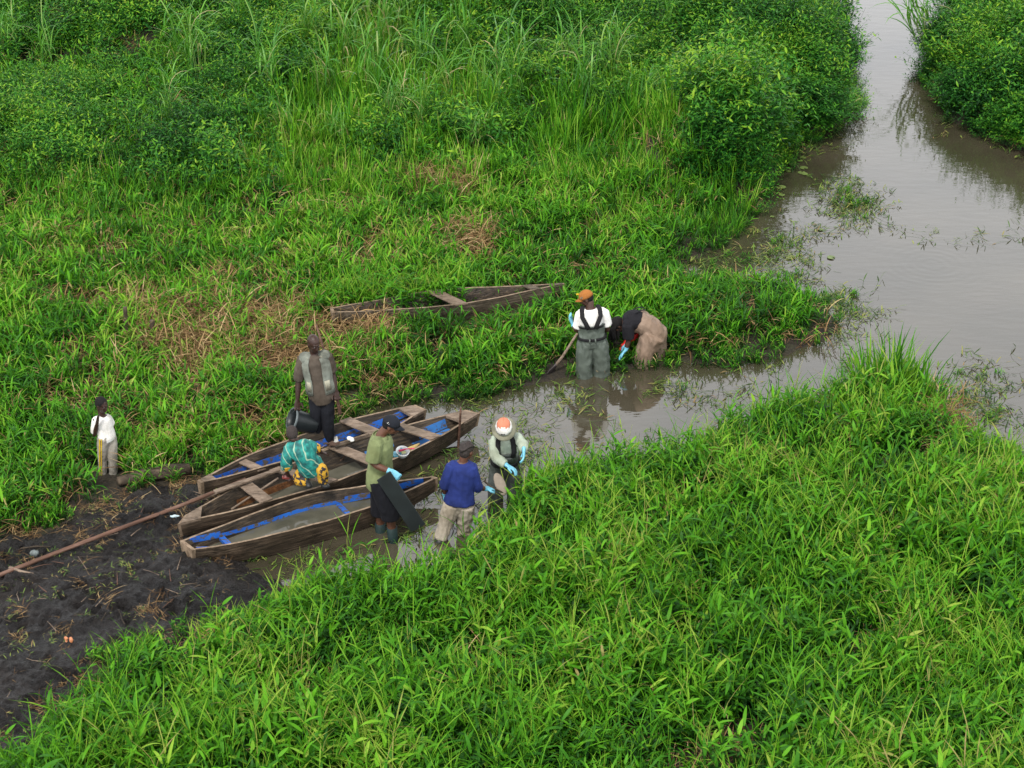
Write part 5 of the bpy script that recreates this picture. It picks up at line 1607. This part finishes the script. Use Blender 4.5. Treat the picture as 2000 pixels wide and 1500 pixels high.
emit('floating_weeds', C_WEED, 8, x[k], y[k], np.full(k.sum(), .004), rng.uniform(.6, 1.25, k.sum()), 1.0, rng.normal(0, .08, k.sum()), .05, 'floating stems and leaves of water weed along the channel', 'water weed')
k = (rng.random(len(x)) < np.clip((pr - .45) * .9, 0, 1) * .8 * (px > 1100)) 
emit('emergent_grass', C_LOW, 9, x[k], y[k], np.full(k.sum(), -.03), rng.uniform(.35, .75, k.sum()), 1.0, rng.normal(-.05, .08, k.sum()), .25, 'sprigs of grass standing out of the shallow water', 'grass')
# sprigs on the mud
x, y, px, py = candidates(5, 15, 27)
k = (mud_sd(x, y) < -.05) & (water_sd(x, y) > 0) & clear(x, y); x, y = x[k], y[k]
emit('mud_sprigs', C_WEED, 8, x, y, height(x, y) + .055, rng.uniform(.3, .65, len(x)), 1.0, rng.normal(.1, .1, len(x)), .1, 'stray green and brown leaves lying on the mud', 'leaves')

# arching reed clumps, each a thing
reed_me = [reed_clump(h=ur(1.5, 2.0), n=random.randint(9, 13)).mesh('reed_clump', M_REED) for _ in range(5)]
REEDS = [(745,150,1.1),(790,120,1.15),(830,190,.9),(870,235,.8),(905,170,1.0),(680,170,.9),(720,240,.85),(770,280,.8),(640,235,.8),(820,300,.7),(955,250,.8),(1005,250,1.0),(930,330,.6),
 (520,230,1.0),(395,200,.9),(360,175,.8),(600,150,.8),(700,90,1.0),(560,300,.6),(345,290,.7),(1140,260,.8),(1200,210,.8),(1110,190,.8),(1240,260,.7),(1460,120,.8),(1520,60,.9),(1420,80,.8),(20,150,.8),(95,170,.7),(470,120,.7),(960,80,.8),(1060,110,.7),(660,320,.6),(1300,150,.7)]
for i, (px_, py_, s_) in enumerate(REEDS):
    g = gz(G(px_, py_ + 8))
    o = link('reed_clump', reed_me[i % 5])
    o.location = g; o.scale = (s_ * 1.2, s_ * 1.2, s_ * 1.2); o.rotation_euler = (0, 0, ur(0, 6.28))
    if px_ < 560: lb, gr = 'arching reed clump standing apart in the dark scrub at upper left', 'reeds at upper left'
    elif px_ > 1280: lb, gr = 'arching reed clump above the round bush on the left bank', 'reeds above the round bush'
    elif px_ > 980: lb, gr = 'arching reed clump in the field between the thick reed bed and the round bush', 'reeds between the reed bed and the round bush'
    else: lb, gr = 'tall arching reed clump in the thick reed bed at top centre', 'reed bed at top centre'
    tag(o, lb, 'reeds', gr)
g = gz(G(1808, 120), 0); o = link('reed_clump', reed_me[2]); g.z = .35; o.location = g; o.rotation_euler = (.05, -.45, 0); o.scale = (1.15, 1.15, 1.15)
tag(o, 'yellowish reed clump leaning over the water from the right bank', 'reeds')
g = G(1625, 250, 0); o = link('reed_clump', reed_me[4]); o.location = g; o.rotation_euler = (.1, .5, 0); o.scale = (.5, .5, .5)
tag(o, 'small reed bending out over the water from the left bank', 'reeds')

# the round bush and its neighbours
def bush_mesh(r, h, n):
    L = Leaves()
    stems = []
    for i in range(int(n / 26)):
        a = ur(0, 6.28); th = math.acos(ur(.0, 1)); rr = ur(.72, 1.04)
        bump_ = 1 + .34 * mnoise.noise(Vector((math.cos(a) * 2.6 * math.sin(th), math.sin(a) * 2.6 * math.sin(th), math.cos(th) * 2.6)))
        end = np.array([math.cos(a) * math.sin(th) * r * rr * bump_, math.sin(a) * math.sin(th) * r * rr * bump_, math.cos(th) * h * rr * bump_])
        st = end * np.array([.55, .55, .45])
        t = np.linspace(0, 1, 5)[:, None]
        pts = st + (end - st) * t + np.array([0, 0, .10]) * (t * (1 - t))
        L.stem(pts, .004, .15)
        for j in range(26):
            f = (j + ur(0, 1)) / 26
            p = st + (end - st) * f + np.array([ur(-.07, .07), ur(-.07, .07), ur(-.05, .07)])
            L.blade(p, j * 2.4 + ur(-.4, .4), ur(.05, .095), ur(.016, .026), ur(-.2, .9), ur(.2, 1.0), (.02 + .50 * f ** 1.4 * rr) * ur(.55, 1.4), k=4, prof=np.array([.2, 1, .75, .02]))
    return L.mesh('foliage', M_SCRUB)
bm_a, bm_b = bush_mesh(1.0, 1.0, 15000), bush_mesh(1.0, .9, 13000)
M_TWIG = plain('bush_stem', (.05, .035, .022), .8)
mb = MB()
for k in range(11):
    a = ur(0, 6.28); mb.loft([Vector((0, 0, -.2)), Vector((math.cos(a) * .25, math.sin(a) * .25, .25)), Vector((math.cos(a) * .55, math.sin(a) * .55, .55))], [.025, .016, .007], n=6)
stem_me = mb.mesh('stem', M_TWIG)
BUSH = [(1395, 365, 1.0, 1.05, 'large round dark green bush standing at the bend of the left bank'),
        (1560, 255, 1.1, .85, 'broad leafy bush hanging over the water on the left bank'),
        (1610, 150, .9, .85, 'leafy bush at the water edge on the left bank near the top of the picture'),
        (1900, 215, .95, .75, 'leafy bush overhanging the water on the right bank'),
        (1850, 120, .8, .8, 'bush on the right bank behind the overhanging one'),
        (2010, 275, .9, .75, 'low bush on the right bank at the right edge'),
        (1480, 300, .8, .6, 'low bush between the round bush and the water'),
        (70, 60, 1.3, .6, 'low bush in the top left corner of the field'),
        (1190, 60, 1.5, .65, 'wide dark bush at the top of the field'),
        (1960, 40, 1.5, .8, 'big bush at the top right corner')]
for i, (px_, py_, r_, h_, lab) in enumerate(BUSH):
    g = gz(G(px_, py_)); g.z = min(g.z, .4) - .05
    t = thing('bush', g, lab, 'bush')
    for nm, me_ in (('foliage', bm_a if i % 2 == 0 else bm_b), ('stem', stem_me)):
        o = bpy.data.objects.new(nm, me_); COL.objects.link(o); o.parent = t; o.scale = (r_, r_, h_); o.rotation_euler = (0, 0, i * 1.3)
# lily pads
M_PAD = plain('lily_pad_green', (.11, .16, .04), .4, var=.3, scale=3)
pads = random.Random(4)
vs = [(0, 0, .004)] + [(math.cos(R(20 + 320 * k / 14)) * .07, math.sin(R(20 + 320 * k / 14)) * .07, .006) for k in range(15)]
padm = MB(); padm.add(vs, [(0, k, k + 1) for k in range(1, 15)]); padm.add([(v[0], v[1], v[2] - .006) for v in vs], [(0, k + 1, k) for k in range(1, 15)])
pad_me = padm.mesh('lily_pad', M_PAD)
for k in range(26):
    if k < 16: px_, py_ = pads.uniform(1520, 1575), pads.uniform(305, 345)
    else: px_, py_ = pads.uniform(1480, 1640), pads.uniform(350, 510)
    o = link('lily_pad', pad_me); o.location = G(px_, py_, .004 + k * .0004); s_ = pads.uniform(.5, 1.1); o.scale = (s_, s_, 1); o.rotation_euler = (0, 0, pads.uniform(0, 6))
    tag(o, 'small round lily pad floating near the left bank', 'lily pad', 'lily pads floating near the left bank')
